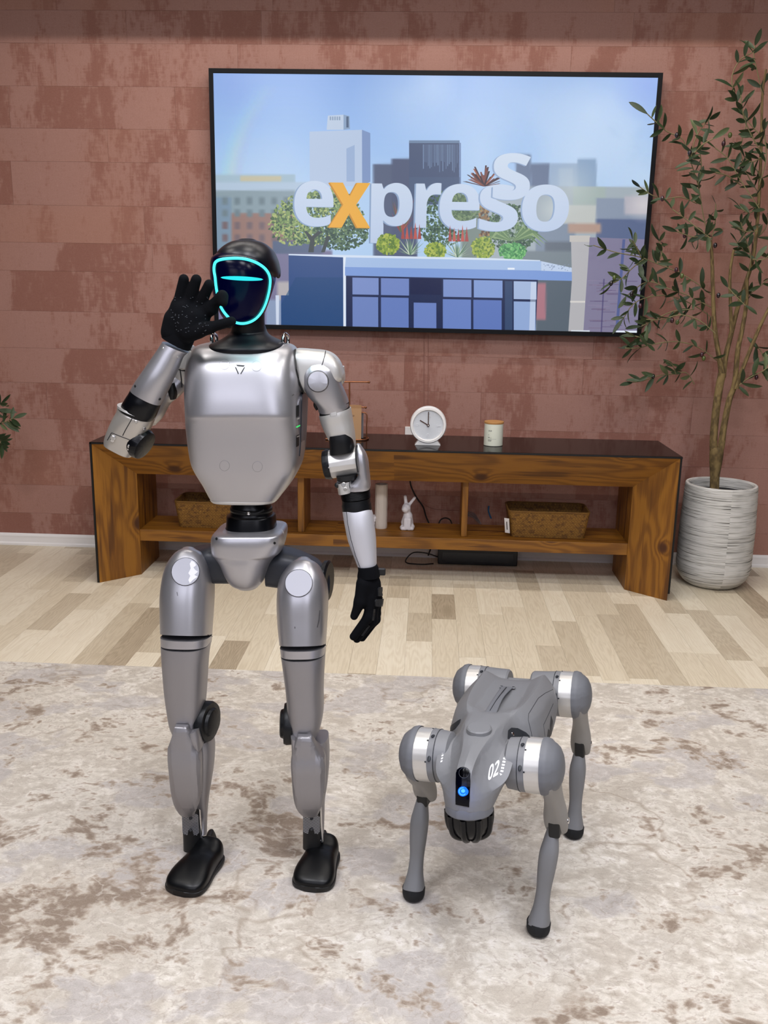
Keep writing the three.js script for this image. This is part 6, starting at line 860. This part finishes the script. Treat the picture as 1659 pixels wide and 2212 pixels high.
  // raised button, carry strap, panel seams
  { const q = hit(body, 1035, 1576); if (q) { const n = q.n.clone().lerp(u3, 0.4).normalize(); W_('head_button', turned(q.p.clone().addScaledVector(n, -0.004), n, [[0, 0.0245], [0.0075, 0.0238], [0.0095, 0.0215], [0.010, 0.0001]], 48), grey, dog, 'raised round button on the head'); } }
  const Z_ = (x, z, y) => V(x, y, z);
  { const st = [], N = 14; for (let i = 0; i <= N; i++) { const z = -0.055 + 0.165 * (1 - i / N); const y = 0.0575 + 0.006 * Math.sin(Math.PI * i / N); st.push({ c: V(0, y, z), u: V(0.0105 + 0.0012 * Math.cos(i * 0.45), 0, 0), f: V(0, 0.0016, 0), b: V(0, 0.0016, 0), n: 4 }); } A('carry_strap', loft(st, { seg: 20, sub: 2 }), greyDark, dog, 'flat grey carry strap along the back');
    A('strap_fold', tube([Z_(-0.003, 0.095, 0.061), Z_(-0.001, 0.05, 0.065), Z_(0.001, 0.0, 0.066), Z_(0.0, -0.045, 0.061)], 0.0008, 6, 24), dark);
    for (const [z, k] of [[0.112, 1], [-0.057, 1]]) { A('strap_anchor', new RoundedBoxGeometry(0.034, 0.003, 0.010, 2, 0.001).translate(0, 0.0565, z), grey); for (const x of [-0.013, 0.013]) A('anchor_slot', new THREE.BoxGeometry(0.005, 0.0012, 0.0016).translate(x, 0.0584, z), dark); } }
  W_('panel_seam', seam(body, [[1195, 1489], [1178, 1497], [1163, 1508], [1153, 1524], [1142, 1542], [1141, 1555], [1147, 1580], [1152, 1605], [1156, 1622]], 0.0006), dark, body);
  W_('panel_seam', seam(body, [[1195, 1520], [1184, 1545], [1174, 1566], [1177, 1590], [1178, 1612]], 0.0006), dark, body);
  for (const l of [[[1190, 1545], [1194, 1558], [1191, 1590], [1186, 1592]], [[1184, 1575], [1187, 1578], [1184, 1605], [1179, 1612]]]) W_('side_vent', patch(body, l, 0.0006), dark, body);
  // beside each front hip: flat dark patch painted for a shaded hollow, with screws
  for (const [poly, scr] of [[[[1097, 1578], [1104, 1572], [1118, 1573], [1136, 1582], [1148, 1594], [1156, 1612], [1150, 1615], [1128, 1606], [1104, 1598], [1096, 1596]], [[1140, 1602], [1107, 1586]]], [[[962, 1600], [966, 1580], [976, 1566], [990, 1556], [996, 1553], [994, 1561], [984, 1574], [974, 1582]], [[974.5, 1572]]]]) { const m = W_('hip_shade_patch', patch(body, poly, 0.0007), dark, body, 'flat dark patch painted as the shade of a hip hollow'); for (const [x, y] of scr) screw([body], x, y, 0.0035, chrome, m, 'screw', 0.0022); }
  A('tail_bar', new RoundedBoxGeometry(0.07, 0.016, 0.016, 2, 0.004).translate(0, 0.026, -0.178), grey);
  // chin ring and ribbed sensor dome
  { const c = V(0, -0.046, 0.285), dn = V(0, -1, 0.02).normalize();
    A('chin_ring', turned(c, dn, [[-0.006, 0.0001], [-0.006, 0.0425], [0.000, 0.0442], [0.010, 0.0442], [0.012, 0.0428], [0.012, 0.0001]], 56), greyDark, dog, 'grey ring under the chin');
    const dm = A('sensor_dome', turned(c.clone().addScaledVector(dn, 0.012), dn, [[0, 0.0405], [0.02, 0.0400], [0.033, 0.036], [0.043, 0.028], [0.049, 0.014], [0.051, 0.0001]], 48), gloss, dog, 'glossy black sensor dome');
    for (let k = 0; k < 9; k++) { const a = k / 9 * Math.PI * 2 + 0.2, rd = V(Math.cos(a), 0, Math.sin(a)), ax = dn; const r = (t, q) => c.clone().addScaledVector(ax, 0.012 + t).addScaledVector(rd, q); A('guard_rib', tube([r(0, 0.0405), r(0.02, 0.0400), r(0.036, 0.0355), r(0.047, 0.022), r(0.050, 0.004)], 0.0062, 8, 24), gloss, dm, 'black guard rib'); } }
  // hips and legs
  for (const [fz, sx] of [[1, -1], [1, 1], [-1, -1], [-1, 1]]) {
    const x0 = 0.056, z = 0.1934 * fz, ax = V(sx, 0, 0), o = V(sx * x0, 0, z), R = 0.0515;
    A('hip_base', turned(V(sx * (fz > 0 ? 0.054 : 0.026), 0, z), ax, fz > 0 ? [[0, 0.0001], [0, R * 0.8], [0.004, R * 0.92], [0.0275, R * 0.97]] : [[0, 0.0001], [0, R * 0.86], [0.004, R * 0.92], [0.03, R * 0.94], [0.0555, R * 0.97]], 44), grey, dog, 'grey inner hip drum');
    const dr = A('hip_drum', turned(V(sx * 0.0795, 0, z), ax, [[0, R * 0.95], [0.0, R * 0.985], [0.013, R * 0.985], [0.0135, R]], 44), grey); A('drum_gap', new THREE.TorusGeometry(R * 0.975, 0.001, 8, 48).rotateY(Math.PI / 2).translate(sx * 0.0805, 0, z), dark, dr);
    for (const t of [0.6, 1.5]) A('drum_recess', new THREE.SphereGeometry(0.0052, 14, 10).scale(0.7, 1.5, 0.4).rotateX(-(0.2 + t)).translate(sx * 0.087, Math.sin(t - 0.3) * R * 0.985, z + Math.cos(t - 0.3) * R * 0.985), dark, dr);
    A('hip_band', turned(V(sx * 0.093, 0, z), ax, [[0, R * 0.96], [0, R], [0.0285, R * 1.0], [0.0285, R * 0.96]], 56), std({ color: 0xd2d0cc, roughness: 0.42, metalness: 0.7 }), dog, 'bright metal hip band');
    for (const t of [0.15, 0.95, 1.7]) A('band_notch', new THREE.BoxGeometry(0.003, 0.0028, 0.0016).rotateX(-t).translate(sx * 0.0945, Math.sin(t) * R * 1.001, z + Math.cos(t) * R * 1.001), dark, dr);
    A('hip_cap', turned(V(sx * 0.121, 0, z), ax, [[0, R * 1.03], [0.006, R * 1.045], [0.014, R * 1.0], [0.019, R * 0.9], [0.023, R * 0.86], [0.030, R * 0.74], [0.036, R * 0.5], [0.039, R * 0.25], [0.0395, 0.0001]], 56), greyDark, dog, 'rounded grey hip cap');
    // foot on the rug, knee behind
    const fw = { '1-1': [893, 1940], '11': [1162, 2015], '-11': [1238, 1806], '-1-1': null }['' + fz + sx];
    const foot = fw ? toL(G(fw[0], fw[1], 0.006).add(V(0, 0.021, 0))) : (() => { const q = toL(G(893, 1940, 0.006).add(V(0, 0.021, 0))); const w = G(893, 1940, 0.006).addScaledVector(f, -0.367); return toL(w.add(V(0, 0.021, 0))); })();
    const K = { '1-1': V(-0.147, -0.125, 0.095), '11': V(0.131, -0.138, 0.128), '-11': V(0.128, -0.132, -0.238), '-1-1': V(-0.147, -0.130, -0.240) }['' + fz + sx], Hh = V(sx * 0.134, -0.01, z);
    const bone = (n, a, b, list, m, p = dog, l) => { const d = b.clone().sub(a), fx = V(1, 0, 0), bk = d.clone().normalize().cross(fx).normalize(); if (bk.z < 0) bk.negate(); return A(n, loft(list.map(([t, w, dp, off = 0, nn = 2.5]) => ({ c: a.clone().addScaledVector(d, t).addScaledVector(bk, off), u: fx.clone().multiplyScalar(w), f: bk.clone().multiplyScalar(dp), b: bk.clone().multiplyScalar(dp), n: nn })), { seg: 28, sub: 5, caps: [0.004, 0.004] }), m, p, l); };
    const tg = bone('thigh', Hh, K, [[0, 0.016, 0.044], [0.2, 0.0165, 0.040], [0.45, 0.0165, 0.031], [0.65, 0.019, 0.026], [0.84, 0.0225, 0.024], [1.04, 0.0235, 0.021], [1.2, 0.021, 0.014]], warm, dog, 'grey thigh link');
    A('knee_slot', new RoundedBoxGeometry(0.0225, 0.058, 0.03, 2, 0.005).translate(K.x, K.y + 0.002, K.z + 0.0135), rubber, tg, 'dark slot around the knee'); A('knee_bolt', disc(V(K.x + sx * 0.020, K.y, K.z), V(K.x + sx * 0.0252, K.y, K.z), 0.006, 0.001, 18), chrome, tg);
    const cf = bone('calf', K.clone().add(V(0, 0.016, 0.006)), foot, [[0, 0.0085, 0.009], [0.08, 0.0095, 0.011], [0.22, 0.0145, 0.015, 0.004], [0.34, 0.0185, 0.018, 0.006], [0.5, 0.0175, 0.017, 0.004], [0.68, 0.0145, 0.0145, 0], [0.82, 0.0155, 0.0155], [0.92, 0.0195, 0.0195], [0.985, 0.0225, 0.0225]], grey, dog, 'grey tapered calf');
    const d = foot.clone().sub(K).normalize();
    const pts = []; const ff = V(0, 0, 1); for (const [t, o2] of [[0.15, 0.0145], [0.34, 0.0245], [0.5, 0.0215], [0.68, 0.0152], [0.85, 0.0168]]) pts.push(K.clone().lerp(foot, t).addScaledVector(ff, o2)); A('calf_seam', tube(pts, 0.0007, 6, 30), dark, cf);
    W_('foot', (() => { const w = toW(foot), up = toW(foot.clone().addScaledVector(d, -0.06)).sub(w).normalize().lerp(V(0, 1, 0), 0.9).normalize(); return turned(V(w.x, 0.0075, w.z), up, [[0, 0.0001], [0, 0.017], [0.004, 0.0215], [0.010, 0.0232], [0.024, 0.0238], [0.027, 0.0225], [0.027, 0.0001]], 36); })(), std({ color: 0x101216, roughness: 0.8 }), dog, 'black rubber foot');
  }
}

scene.traverse((o) => { if (o.isMesh) { o.castShadow = true; o.receiveShadow = true; } });
renderer.render(scene, camera);
